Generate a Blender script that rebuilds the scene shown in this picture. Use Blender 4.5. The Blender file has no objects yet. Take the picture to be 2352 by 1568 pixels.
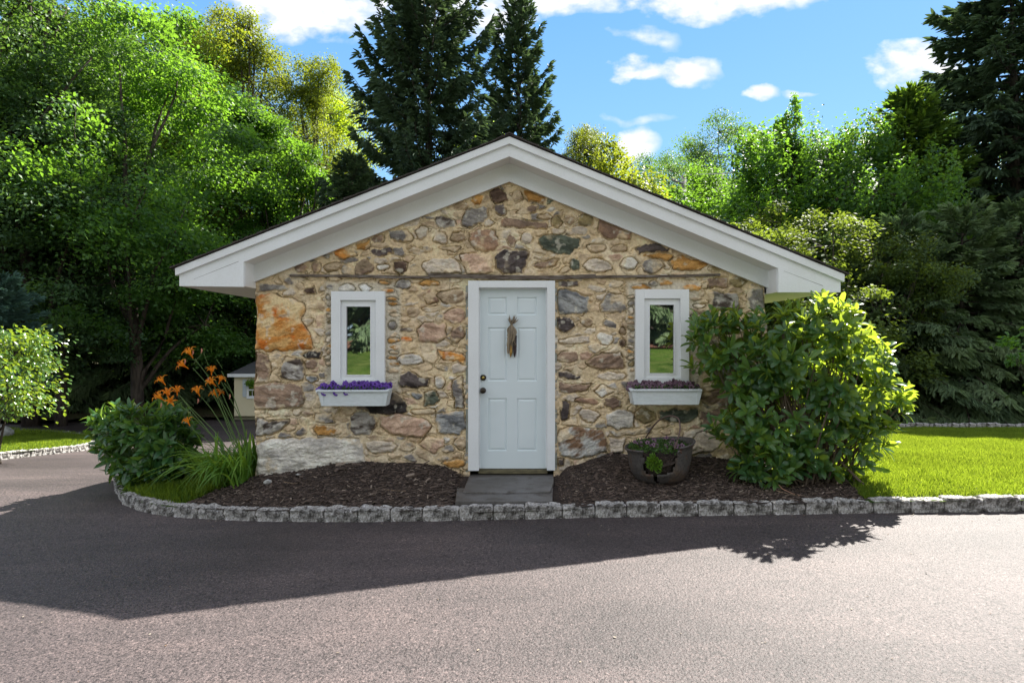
import bpy, math, random
import numpy as np
from mathutils import Vector
R = math.radians
rng = np.random.default_rng(7)
random.seed(7)
sc = bpy.context.scene
# ---------------------------------------------------------------- camera
CAMY, CAMZ, F = -6.6, 1.64, 1360.0          # F: focal length in units of a 2352 px wide frame
cam = bpy.data.objects.new('camera', bpy.data.cameras.new('camera'))
sc.collection.objects.link(cam); sc.camera = cam
cam.location = (0, CAMY, CAMZ); cam.rotation_euler = (R(90), 0, 0)
cam.data.sensor_width = 36.0; cam.data.lens = 36.0*F/2352.0
cam.data.clip_start = 0.05; cam.data.clip_end = 2000
# ---------------------------------------------------------------- sun and sky
SA, SB = 0.607, 0.669                        # shadow shift (x, y) per metre of height
sun_elev = math.atan(1/math.hypot(SA, SB)); sun_az = math.atan2(SA, SB)   # azimuth from +Y towards +X
sd = Vector((SA, SB, 1)).normalized()
sun = bpy.data.objects.new('sun', bpy.data.lights.new('sun', 'SUN'))
sc.collection.objects.link(sun)
sun.rotation_euler = sd.to_track_quat('Z', 'Y').to_euler()
sun.data.energy = 5.0; sun.data.angle = R(0.53); sun.data.color = (1.0, 0.95, 0.86)
sc.view_settings.view_transform = 'Standard'; sc.view_settings.look = 'None'
sc.view_settings.exposure = 1.85; sc.view_settings.gamma = 1.0
w = bpy.data.worlds.new('World'); sc.world = w; w.use_nodes = True
def world_sky():
    nt = w.node_tree; nt.nodes.clear(); N = nt.nodes.new; L = nt.links.new
    def val(x, sock):
        if isinstance(x, (int, float)): sock.default_value = x
        else: L(x, sock)
    def m(op, a, b=0.0, c=None, clamp=False):
        n = N('ShaderNodeMath'); n.operation = op; n.use_clamp = clamp
        val(a, n.inputs[0]); val(b, n.inputs[1])
        if c is not None: val(c, n.inputs[2])
        return n.outputs[0]
    out = N('ShaderNodeOutputWorld'); bg = N('ShaderNodeBackground'); L(bg.outputs[0], out.inputs[0])
    sky = N('ShaderNodeTexSky'); sky.sky_type = 'NISHITA'; sky.sun_disc = False
    sky.sun_elevation = sun_elev; sky.sun_rotation = sun_az
    sky.altitude = 200; sky.air_density = 1.0; sky.dust_density = 0.25; sky.ozone_density = 2.2
    tc = N('ShaderNodeTexCoord'); sp = N('ShaderNodeSeparateXYZ'); L(tc.outputs['Generated'], sp.inputs[0])
    yy = m('MAXIMUM', sp.outputs[1], 0.05)
    u = m('DIVIDE', sp.outputs[0], yy); v = m('DIVIDE', sp.outputs[2], yy)
    cb = N('ShaderNodeCombineXYZ'); L(u, cb.inputs[0]); L(m('MULTIPLY', v, 1.5), cb.inputs[1])
    n1 = N('ShaderNodeTexNoise'); n1.inputs['Scale'].default_value = 7; n1.inputs['Detail'].default_value = 7; n1.inputs['Roughness'].default_value = 0.52
    L(cb.outputs[0], n1.inputs['Vector'])
    n2 = N('ShaderNodeTexNoise'); n2.inputs['Scale'].default_value = 28; n2.inputs['Detail'].default_value = 4
    L(cb.outputs[0], n2.inputs['Vector'])
    ns = N('ShaderNodeSeparateColor'); L(n1.outputs[1], ns.inputs[0])
    uw = m('ADD', u, m('MULTIPLY', m('SUBTRACT', ns.outputs[0], 0.5), 0.13)); vw = m('ADD', v, m('MULTIPLY', m('SUBTRACT', ns.outputs[1], 0.5), 0.09))
    tot = None
    # centre x, y, half width, half height in frame pixels about the view axis, strength
    for cx, cy, a, b, s in [(700, 15, 230, 105, 1.5), (860, -10, 150, 60, 1.3), (1110, 30, 160, 75, 1.4), (1270, -5, 210, 65, 1.4),
                            (1560, 0, 200, 55, 1.4), (1740, -10, 180, 48, 1.3), (1500, 88, 90, 28, 0.55), (1470, 160, 90, 34, 1.3), (1580, 156, 105, 46, 1.4),
                            (1765, 210, 52, 24, 1.1), (1850, 214, 50, 12, .5), (2085, 145, 110, 60, 1.4), (2160, 160, 70, 40, 1.3), (1470, 325, 60, 50, 1.35), (1470, 268, 110, 18, .4),
                            (-900, -200, 500, 120, 1.2), (2900, -150, 400, 140, 1.2)]:
        du = m('MULTIPLY', m('SUBTRACT', uw, (cx-1176)/F), F/a); dv = m('MULTIPLY', m('SUBTRACT', vw, (784-cy)/F), F/b)
        q = m('SUBTRACT', 1.0, m('ADD', m('MULTIPLY', du, du), m('MULTIPLY', dv, dv)), clamp=True)
        q = m('MULTIPLY', m('POWER', q, 1.1), s*.95)
        tot = q if tot is None else m('MAXIMUM', tot, q)
    nn = m('ADD', m('MULTIPLY', m('SUBTRACT', n1.outputs[0], 0.5), 2.2), m('MULTIPLY', m('SUBTRACT', n2.outputs[0], 0.5), 1.6))
    mk = m('ADD', tot, m('MULTIPLY', nn, m('MINIMUM', m('MULTIPLY', tot, 2.0), 1.0)))
    mk = m('SMOOTHSTEP', mk, 0.02, 1.05) if False else m('MULTIPLY', m('SUBTRACT', mk, 0.10), 0.98, clamp=True)
    mk = m('MULTIPLY', mk, mk, clamp=True) if False else mk
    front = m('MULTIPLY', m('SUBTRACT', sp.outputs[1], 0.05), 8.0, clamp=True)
    # unseen bright cloud added above and behind the camera to fill the shade
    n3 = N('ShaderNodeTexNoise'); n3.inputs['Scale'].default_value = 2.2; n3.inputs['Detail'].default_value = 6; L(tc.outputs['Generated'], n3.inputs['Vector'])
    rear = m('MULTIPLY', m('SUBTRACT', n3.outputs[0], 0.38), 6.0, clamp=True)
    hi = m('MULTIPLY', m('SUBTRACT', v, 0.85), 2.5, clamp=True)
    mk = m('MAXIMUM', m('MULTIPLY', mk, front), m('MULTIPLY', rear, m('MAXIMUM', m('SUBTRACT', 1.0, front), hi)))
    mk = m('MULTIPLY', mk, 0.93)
    hs = N('ShaderNodeHueSaturation'); hs.inputs['Saturation'].default_value = 1.22; hs.inputs['Value'].default_value = 1.0
    L(sky.outputs[0], hs.inputs['Color'])
    el = m('MULTIPLY', m('MAXIMUM', sp.outputs[2], 0.0), 1.6, clamp=True)
    bl = N('ShaderNodeMix'); bl.data_type = 'RGBA'; L(el, bl.inputs[0]); bl.inputs[6].default_value = (1.0, 1.72, 2.35, 1); bl.inputs[7].default_value = (.31, .96, 2.2, 1)
    m0 = N('ShaderNodeMix'); m0.data_type = 'RGBA'; m0.inputs[0].default_value = .88; L(hs.outputs[0], m0.inputs[6]); L(bl.outputs[2], m0.inputs[7])
    mx = N('ShaderNodeMix'); mx.data_type = 'RGBA'; L(mk, mx.inputs[0]); L(m0.outputs[2], mx.inputs[6])
    cf = N('ShaderNodeMix'); cf.data_type = 'RGBA'; cf.inputs[6].default_value = (3.9, 3.66, 3.3, 1); cf.inputs[7].default_value = (1.95, 2.05, 2.4, 1); L(front, cf.inputs[0])  # first, warm tone belongs to the added fill cloud
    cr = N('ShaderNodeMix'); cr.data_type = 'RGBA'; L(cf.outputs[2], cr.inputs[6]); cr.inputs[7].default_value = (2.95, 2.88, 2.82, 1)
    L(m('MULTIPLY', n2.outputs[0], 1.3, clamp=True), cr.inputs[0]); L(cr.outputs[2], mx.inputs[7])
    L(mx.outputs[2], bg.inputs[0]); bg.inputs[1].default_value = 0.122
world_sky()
# ---------------------------------------------------------------- helpers
def P(px, py, y):                            # world point seen at a photo position, on the plane y
    d = y-CAMY; return ((px-1176)*d/F, y, CAMZ-(py-784)*d/F)
def gz(x, y):                                # lie of the land
    x = np.asarray(x, float); y = np.asarray(y, float)
    t = np.clip(y, 0, 9)
    drop = -0.1*np.where(t < 1, t*t*0.5, t-0.5)
    z = 0.03*np.clip(x, -3.5, 5)*np.clip(1-(np.abs(y)-6)/20, 0, 1) + drop
    back = np.clip(-y-13, 0, 14)
    return z + back*0.13
def PG(px, py, off=0.0):                     # world point on the ground (plus off) seen at a photo position
    d = 5.0
    for _ in range(80):
        x = (px-1176)*d/F; z = float(gz(x, d+CAMY))+off
        dn = (CAMZ-z)*F/max(py-784, 1); d = 0.6*d+0.4*min(dn, 60)
    x = (px-1176)*d/F; return (x, d+CAMY, float(gz(x, d+CAMY))+off)
def lin(c):
    c = np.asarray(c, float)/255.0
    return np.where(c <= .04045, c/12.92, ((c+.055)/1.055)**2.4)
_h = np.random.default_rng(99).random((256, 256))
def vnoise(x, y):
    xi = np.floor(x).astype(int); yi = np.floor(y).astype(int); fx = x-xi; fy = y-yi
    fx = fx*fx*(3-2*fx); fy = fy*fy*(3-2*fy)
    a = _h[yi & 255, xi & 255]; b = _h[yi & 255, (xi+1) & 255]; c = _h[(yi+1) & 255, xi & 255]; d = _h[(yi+1) & 255, (xi+1) & 255]
    return (a*(1-fx)+b*fx)*(1-fy)+(c*(1-fx)+d*fx)*fy
def fbm(x, y, o=4, g=0.5):
    s = 0; a = 1; t = 0
    for i in range(o):
        s = s+a*vnoise(x*2**i+17.3*i, y*2**i+5.1*i); t += a; a *= g
    return s/t
class MB:                                    # collects geometry for ONE mesh object
    def __init__(s): s.v = []; s.n = 0; s.f = []; s.t = []; s.c = []
    def add(s, v, f, c=None):                # f: list of index tuples or an (n,k) array
        v = np.asarray(v, float).reshape(-1, 3)
        if isinstance(f, np.ndarray):
            s.f.append((f+s.n).ravel()); s.t.append(np.full(len(f), f.shape[1]))
        elif len(f):
            s.f.append(np.concatenate([np.asarray(q) for q in f])+s.n); s.t.append(np.array([len(q) for q in f]))
        s.v.append(v); s.n += len(v)
        if c is None: c = (1, 1, 1)
        c = np.asarray(c, float)
        s.c.append(np.broadcast_to(c, (len(v), 3)))
        return s
    def box(s, x0, x1, y0, y1, z0, z1, c=None):
        v = [(x, y, z) for x in (x0, x1) for y in (y0, y1) for z in (z0, z1)]
        return s.add(v, [(0, 1, 3, 2), (4, 6, 7, 5), (0, 4, 5, 1), (2, 3, 7, 6), (0, 2, 6, 4), (1, 5, 7, 3)], c)
    def prism(s, poly, y0, y1, c=None):      # poly: (x,z) points, extruded along y
        n = len(poly); v = [(x, y0, z) for x, z in poly]+[(x, y1, z) for x, z in poly]
        f = [tuple(range(n)), tuple(range(2*n-1, n-1, -1))]+[(i, i+n, (i+1) % n+n, (i+1) % n) for i in range(n)]
        return s.add(v, f, c)
    def tube(s, pts, rad, k=6, c=None):
        pts = np.asarray(pts, float); n = len(pts); rad = np.broadcast_to(np.asarray(rad, float), (n,))
        T = np.gradient(pts, axis=0); T /= np.linalg.norm(T, axis=1)[:, None]+1e-9
        ref = np.where(np.abs(T[:, 2:3]) > .9, np.array([[1., 0, 0]]), np.array([[0., 0, 1]]))
        A = np.cross(T, ref); A /= np.linalg.norm(A, axis=1)[:, None]+1e-9; B = np.cross(T, A)
        an = np.arange(k)*2*np.pi/k
        v = pts[:, None]+rad[:, None, None]*(np.cos(an)[None, :, None]*A[:, None]+np.sin(an)[None, :, None]*B[:, None])
        f = []
        for i in range(n-1):
            for j in range(k):
                f.append((i*k+j, i*k+(j+1) % k, (i+1)*k+(j+1) % k, (i+1)*k+j))
        f.append(tuple(range(k-1, -1, -1))); f.append(tuple((n-1)*k+j for j in range(k)))
        return s.add(v.reshape(-1, 3), f, c)
    def build(s, name, mat, parent=None, smooth=False, bevel=0):
        me = bpy.data.meshes.new(name); V = np.concatenate(s.v); Fl = np.concatenate(s.f); T = np.concatenate(s.t)
        me.vertices.add(len(V)); me.vertices.foreach_set('co', V.astype('f').ravel())
        me.loops.add(len(Fl)); me.loops.foreach_set('vertex_index', Fl.astype('i'))
        me.polygons.add(len(T)); me.polygons.foreach_set('loop_start', np.concatenate([[0], np.cumsum(T)[:-1]]).astype('i'))
        me.polygons.foreach_set('loop_total', T.astype('i'))
        me.polygons.foreach_set('use_smooth', np.full(len(T), bool(smooth)))
        me.update(calc_edges=True); me.validate()
        C = np.ones((len(V), 4), 'f'); C[:, :3] = np.concatenate(s.c)
        a = me.color_attributes.new('Col', 'FLOAT_COLOR', 'POINT')
        if len(a.data) == len(C): a.data.foreach_set('color', C.ravel())
        me.materials.append(mat)
        o = bpy.data.objects.new(name, me); sc.collection.objects.link(o); o.parent = parent
        if bevel:
            b = o.modifiers.new('bevel', 'BEVEL'); b.width = bevel; b.segments = 2; b.limit_method = 'ANGLE'
        return o
def tag(o, label=None, cat=None, group=None, kind=None):
    if label: o['label'] = label
    if cat: o['category'] = cat
    if group: o['group'] = group
    if kind: o['kind'] = kind
    return o
def thing(name, label, cat, loc=(0, 0, 0), group=None):
    o = bpy.data.objects.new(name, None); sc.collection.objects.link(o); o.location = loc; o.empty_display_size = .2
    return tag(o, label, cat, group)
def rebase(root):                            # parts are modelled in world space, then moved into the frame of their thing
    from mathutils import Matrix
    T = Matrix.Translation(-Vector(root.location)); todo = [o for o in sc.collection.objects if o.parent == root]; done = set()
    while todo:
        o = todo.pop()
        if o.type == 'MESH' and o.data.name not in done: o.data.transform(T); done.add(o.data.name)
        todo += [c for c in sc.collection.objects if c.parent == o]
    return root
def copy_thing(root, loc, rz, scale, label=None, group=None):
    r = root.copy(); sc.collection.objects.link(r); r.location = loc; r.rotation_euler = (0, 0, rz); r.scale = scale
    if label: r['label'] = label
    if group: r['group'] = group
    for ch in [o for o in sc.collection.objects if o.parent == root]:
        c = ch.copy(); sc.collection.objects.link(c); c.parent = r
        for g in [o for o in sc.collection.objects if o.parent == ch]:
            d = g.copy(); sc.collection.objects.link(d); d.parent = c
    return r
def unit(a): return a/(np.linalg.norm(a, axis=-1, keepdims=True)+1e-9)
# leaf templates: x = across, y = along, z = up
LEAF4 = (np.array([(0, 0, 0), (-.5, .45, .06), (0, 1, -.05), (.5, .45, .06)]), [(0, 3, 2, 1)])
LEAF8 = (np.array([(0, 0, 0), (0, .35, -.05), (0, .7, -.08), (0, 1, -.18), (-.36, .3, .03), (-.48, .68, 0), (.36, .3, .03), (.48, .68, 0)]),
         [(0, 1, 4), (1, 2, 5, 4), (2, 3, 5), (0, 6, 1), (1, 6, 7, 2), (2, 7, 3)])
OBL = (np.array([(0, 0, 0), (0, .3, .04), (0, .62, .03), (0, .88, -.03), (0, 1, -.10), (-.30, .25, .10), (-.50, .6, .09), (-.36, .88, .01), (.30, .25, .10), (.50, .6, .09), (.36, .88, .01)]),
         [(0, 1, 5), (1, 2, 6, 5), (2, 3, 7, 6), (3, 4, 7), (0, 8, 1), (1, 8, 9, 2), (2, 9, 10, 3), (3, 10, 4)])
LANCE = (np.array([(0, 0, 0), (0, .4, .05), (0, .75, 0), (0, 1, -.1), (-.5, .35, .12), (-.36, .75, .03), (.5, .35, .12), (.36, .75, .03)]),
         [(0, 1, 4), (1, 2, 5, 4), (2, 3, 5), (0, 6, 1), (1, 6, 7, 2), (2, 7, 3)])
def add_leaves(mb, tpl, pos, axis, nrm, L, W, col):
    tv, tf = tpl; pos = np.asarray(pos, float); n = len(pos)
    axis = unit(axis); X = unit(np.cross(axis, nrm)); Z = np.cross(X, axis)
    L = np.broadcast_to(L, (n,)); W = np.broadcast_to(W, (n,))
    v = pos[:, None]+X[:, None]*(tv[None, :, 0, None]*W[:, None, None])+axis[:, None]*(tv[None, :, 1, None]*L[:, None, None])+Z[:, None]*(tv[None, :, 2, None]*L[:, None, None])
    k = len(tv); base = (np.arange(n)*k)[:, None]
    c = np.repeat(np.asarray(col, float), k, axis=0)
    for i, fs in enumerate(tf):
        f = base+np.array(fs)[None]
        if i == 0: mb.add(v.reshape(-1, 3), f, c); st = mb.n-n*k
        else: mb.f.append((f+st).ravel()); mb.t.append(np.full(n, len(fs)))
def rdir(n, r=rng):
    a = r.normal(size=(n, 3)); return unit(a)
# ---------------------------------------------------------------- materials
def mat(name, base, rough=.7, spec=.3, noise=None, bump=None, attr=False, metal=0, ior=None, obj=True):
    """noise: list of (scale, detail, colour2, lo, hi) layers mixed over base; bump: (scale, detail, strength, distance)"""
    m = bpy.data.materials.new(name); m.use_nodes = True; nt = m.node_tree; N = nt.nodes; L = nt.links.new
    b = N['Principled BSDF']; b.inputs['Roughness'].default_value = rough; b.inputs['Specular IOR Level'].default_value = spec; b.inputs['Metallic'].default_value = metal
    if ior: b.inputs['IOR'].default_value = ior
    tc = N.new('ShaderNodeTexCoord')
    g = N.new('ShaderNodeNewGeometry')
    vec = g.outputs['Position'] if not obj else tc.outputs['Object']
    if attr:
        a = N.new('ShaderNodeAttribute'); a.attribute_name = 'Col'; cur = a.outputs['Color']
    else:
        r = N.new('ShaderNodeRGB'); r.outputs[0].default_value = (*base, 1); cur = r.outputs[0]
    for ly in (noise or []):
        s, d, c2, lo, hi = ly[:5]
        n = N.new('ShaderNodeTexNoise'); n.inputs['Scale'].default_value = s; n.inputs['Detail'].default_value = d; L(vec, n.inputs['Vector'])
        if len(ly) > 5:
            mp = N.new('ShaderNodeMapping'); mp.inputs['Scale'].default_value = ly[5]; L(vec, mp.inputs[0]); L(mp.outputs[0], n.inputs['Vector'])
        mr = N.new('ShaderNodeMapRange'); mr.inputs[1].default_value = lo; mr.inputs[2].default_value = hi; L(n.outputs[0], mr.inputs[0])
        mx = N.new('ShaderNodeMix'); mx.data_type = 'RGBA'; L(mr.outputs[0], mx.inputs[0]); L(cur, mx.inputs[6])
        if len(c2) == 4:                      # 4 values: multiply by the colour
            mx.blend_type = 'MULTIPLY'
        mx.inputs[7].default_value = (*c2[:3], 1); cur = mx.outputs[2]
    L(cur, b.inputs['Base Color'])
    hh = None
    for bp in ([bump] if bump and not isinstance(bump, list) else (bump or [])):
        n = N.new('ShaderNodeTexNoise'); n.inputs['Scale'].default_value = bp[0]; n.inputs['Detail'].default_value = bp[1]; L(vec, n.inputs['Vector'])
        if len(bp) > 4:
            mp = N.new('ShaderNodeMapping'); mp.inputs['Scale'].default_value = bp[4]; L(vec, mp.inputs[0]); L(mp.outputs[0], n.inputs['Vector'])
        bn = N.new('ShaderNodeBump'); bn.inputs['Strength'].default_value = bp[2]; bn.inputs['Distance'].default_value = bp[3]; L(n.outputs[0], bn.inputs['Height'])
        if hh: L(hh, bn.inputs['Normal'])
        hh = bn.outputs[0]
    if hh: L(hh, b.inputs['Normal'])
    return m
def leafmat(name, c1, c2, tr, trans=.4, rough=.45, spec=.35, nscale=.7):
    """c1..c2: leaf colours chosen per leaf; tr: colour of the light let through"""
    m = bpy.data.materials.new(name); m.use_nodes = True; nt = m.node_tree; N = nt.nodes; L = nt.links.new
    b = N['Principled BSDF']; b.inputs['Roughness'].default_value = rough; b.inputs['Specular IOR Level'].default_value = spec
    a = N.new('ShaderNodeAttribute'); a.attribute_name = 'Col'; s = N.new('ShaderNodeSeparateColor'); L(a.outputs['Color'], s.inputs[0])
    g = N.new('ShaderNodeNewGeometry'); n = N.new('ShaderNodeTexNoise'); n.inputs['Scale'].default_value = nscale; n.inputs['Detail'].default_value = 2; L(g.outputs['Position'], n.inputs['Vector'])
    oi = N.new('ShaderNodeObjectInfo'); a0 = N.new('ShaderNodeMath'); a0.operation = 'MULTIPLY_ADD'; L(oi.outputs['Random'], a0.inputs[0]); a0.inputs[1].default_value = .5; a0.inputs[2].default_value = -.65
    ad = N.new('ShaderNodeMath'); ad.operation = 'MULTIPLY_ADD'; L(n.outputs[0], ad.inputs[0]); ad.inputs[1].default_value = .8; L(a0.outputs[0], ad.inputs[2])
    sm = N.new('ShaderNodeMath'); sm.operation = 'ADD'; sm.use_clamp = True; L(ad.outputs[0], sm.inputs[0]); L(s.outputs[0], sm.inputs[1])
    mx = N.new('ShaderNodeMix'); mx.data_type = 'RGBA'; L(sm.outputs[0], mx.inputs[0]); mx.inputs[6].default_value = (*c1, 1); mx.inputs[7].default_value = (*c2, 1)
    L(mx.outputs[2], b.inputs['Base Color'])
    t = N.new('ShaderNodeBsdfTranslucent')
    m2 = N.new('ShaderNodeMix'); m2.data_type = 'RGBA'; L(sm.outputs[0], m2.inputs[0]); m2.inputs[6].default_value = (tr[0]*.6, tr[1]*.6, tr[2]*.6, 1); m2.inputs[7].default_value = (*tr, 1)
    L(m2.outputs[2], t.inputs['Color'])
    ms = N.new('ShaderNodeMixShader'); ms.inputs[0].default_value = trans
    L(b.outputs[0], ms.inputs[1]); L(t.outputs[0], ms.inputs[2]); L(ms.outputs[0], N['Material Output'].inputs[0])
    return m
M = {}
M['trim'] = mat('white_paint', (.80, .825, .85), .42, .4, noise=[(3, 3, (.93, .93, .92, 1), .35, .75), (60, 3, (.96, .96, .95, 1), .4, .7)], bump=(35, 3, .12, .002))
M['box'] = mat('pale_painted_wood', (.70, .76, .79), .5, .35, noise=[(6, 4, (.90, .91, .90, 1), .35, .7, (1, 6, 14)), (90, 3, (.88, .88, .86, 1), .45, .7, (.3, 1, 3))], bump=(40, 4, .35, .003, (.15, 1, 3)))
M['doorpaint'] = mat('door_paint', (.70, .775, .81), .38, .4, noise=[(2.5, 3, (.94, .95, .95, 1), .35, .7)], bump=(30, 3, .08, .002))
M['soffit'] = mat('white_soffit_paint', (.78, .78, .76), .55, .3)
M['pane'] = mat('window_glass', (.012, .014, .014), .02, 1.0, ior=2.5)
M['black_metal'] = mat('aged_bronze', (.05, .04, .03), .35, .5, metal=.7)
M['brass'] = mat('brass', (.55, .42, .12), .3, .5, metal=1)
M['old_wood'] = mat('weathered_timber', (.19, .16, .135), .85, .2, noise=[(8, 5, (.07, .05, .04), .45, .65, (1, 1, 12)), (5, 4, (.36, .34, .33), .55, .75, (1, 1, 10))], bump=(12, 5, .8, .01, (1, 4, 14)))
M['shingle'] = mat('dark_shingle', (.045, .038, .036), .9, .3, noise=[(90, 3, (.12, .11, .10), .5, .75)], bump=(120, 2, .6, .004))
M['stonewall'] = mat('fieldstone_and_mortar', (1, 1, 1), .88, .18, attr=True,
    noise=[(30, 6, (.80, .785, .77, 1), .42, .64), (150, 3, (.84, .83, .82, 1), .46, .64), (75, 5, (1.14, 1.13, 1.12, 1), .55, .75)],
    bump=[(45, 6, .7, .012), (170, 4, .6, .004)])
M['sidewall'] = mat('rear_fieldstone', (.30, .26, .2), .9, .2, noise=[(4, 4, (.16, .14, .12), .45, .6), (30, 4, (.7, .7, .7, 1), .4, .6)], bump=(6, 5, .8, .05))
# ================================================================ the stone cottage
XL, XR = -2.855, 2.832
S = F/6.6
def roofline(x, d=6.6):                      # underside of the gable boards on the wall face
    x = np.asarray(x, float); pk = 3.423
    return np.where(x < -.03, pk-(pk-2.302)*(-.03-x)/(2.825), pk-(pk-2.237)*(x+.03)/(2.865))
house = thing('stone_cottage', 'small fieldstone gabled outbuilding with white trim and white door', 'outbuilding', (0, 0, 0))
CR = {'a': (500, 350, 2.24), 'b': (1450, 350, 2.138), 'c': (700, 800, 2.0907), 'd': (1400, 800, 2.0907), 'e': (2000, 800, 2.0907), 'g': (1300, 380, 5.88)}
PAL = {  # two colours per stone as they look in the shade (sRGB), albedo derived from them
 'dk': ((92, 84, 82), (58, 52, 52)), 'dkb': ((110, 92, 80), (72, 58, 50)), 'blk': ((70, 64, 62), (40, 38, 38)), 'tan': ((182, 164, 138), (140, 122, 100)),
 'pale': ((196, 184, 166), (160, 150, 138)), 'gry': ((140, 136, 130), (104, 100, 98)), 'blu': ((142, 143, 142), (96, 98, 100)), 'och': ((182, 140, 84), (140, 100, 52)),
 'org': ((182, 124, 62), (200, 160, 104)), 'rust': ((158, 128, 104), (124, 102, 88)), 'oli': ((140, 126, 92), (104, 94, 70)), 'pnk': ((190, 164, 142), (156, 130, 112)),
 'grn': ((96, 102, 88), (64, 70, 62)), 'wht': ((206, 202, 192), (160, 156, 150)), 'brn': ((144, 122, 104), (108, 92, 80)), 'mix': ((150, 146, 140), (72, 64, 58)),
 'mor': ((190, 170, 142), (160, 140, 114)), 'mul': ((116, 92, 72), (170, 170, 166))}
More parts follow.
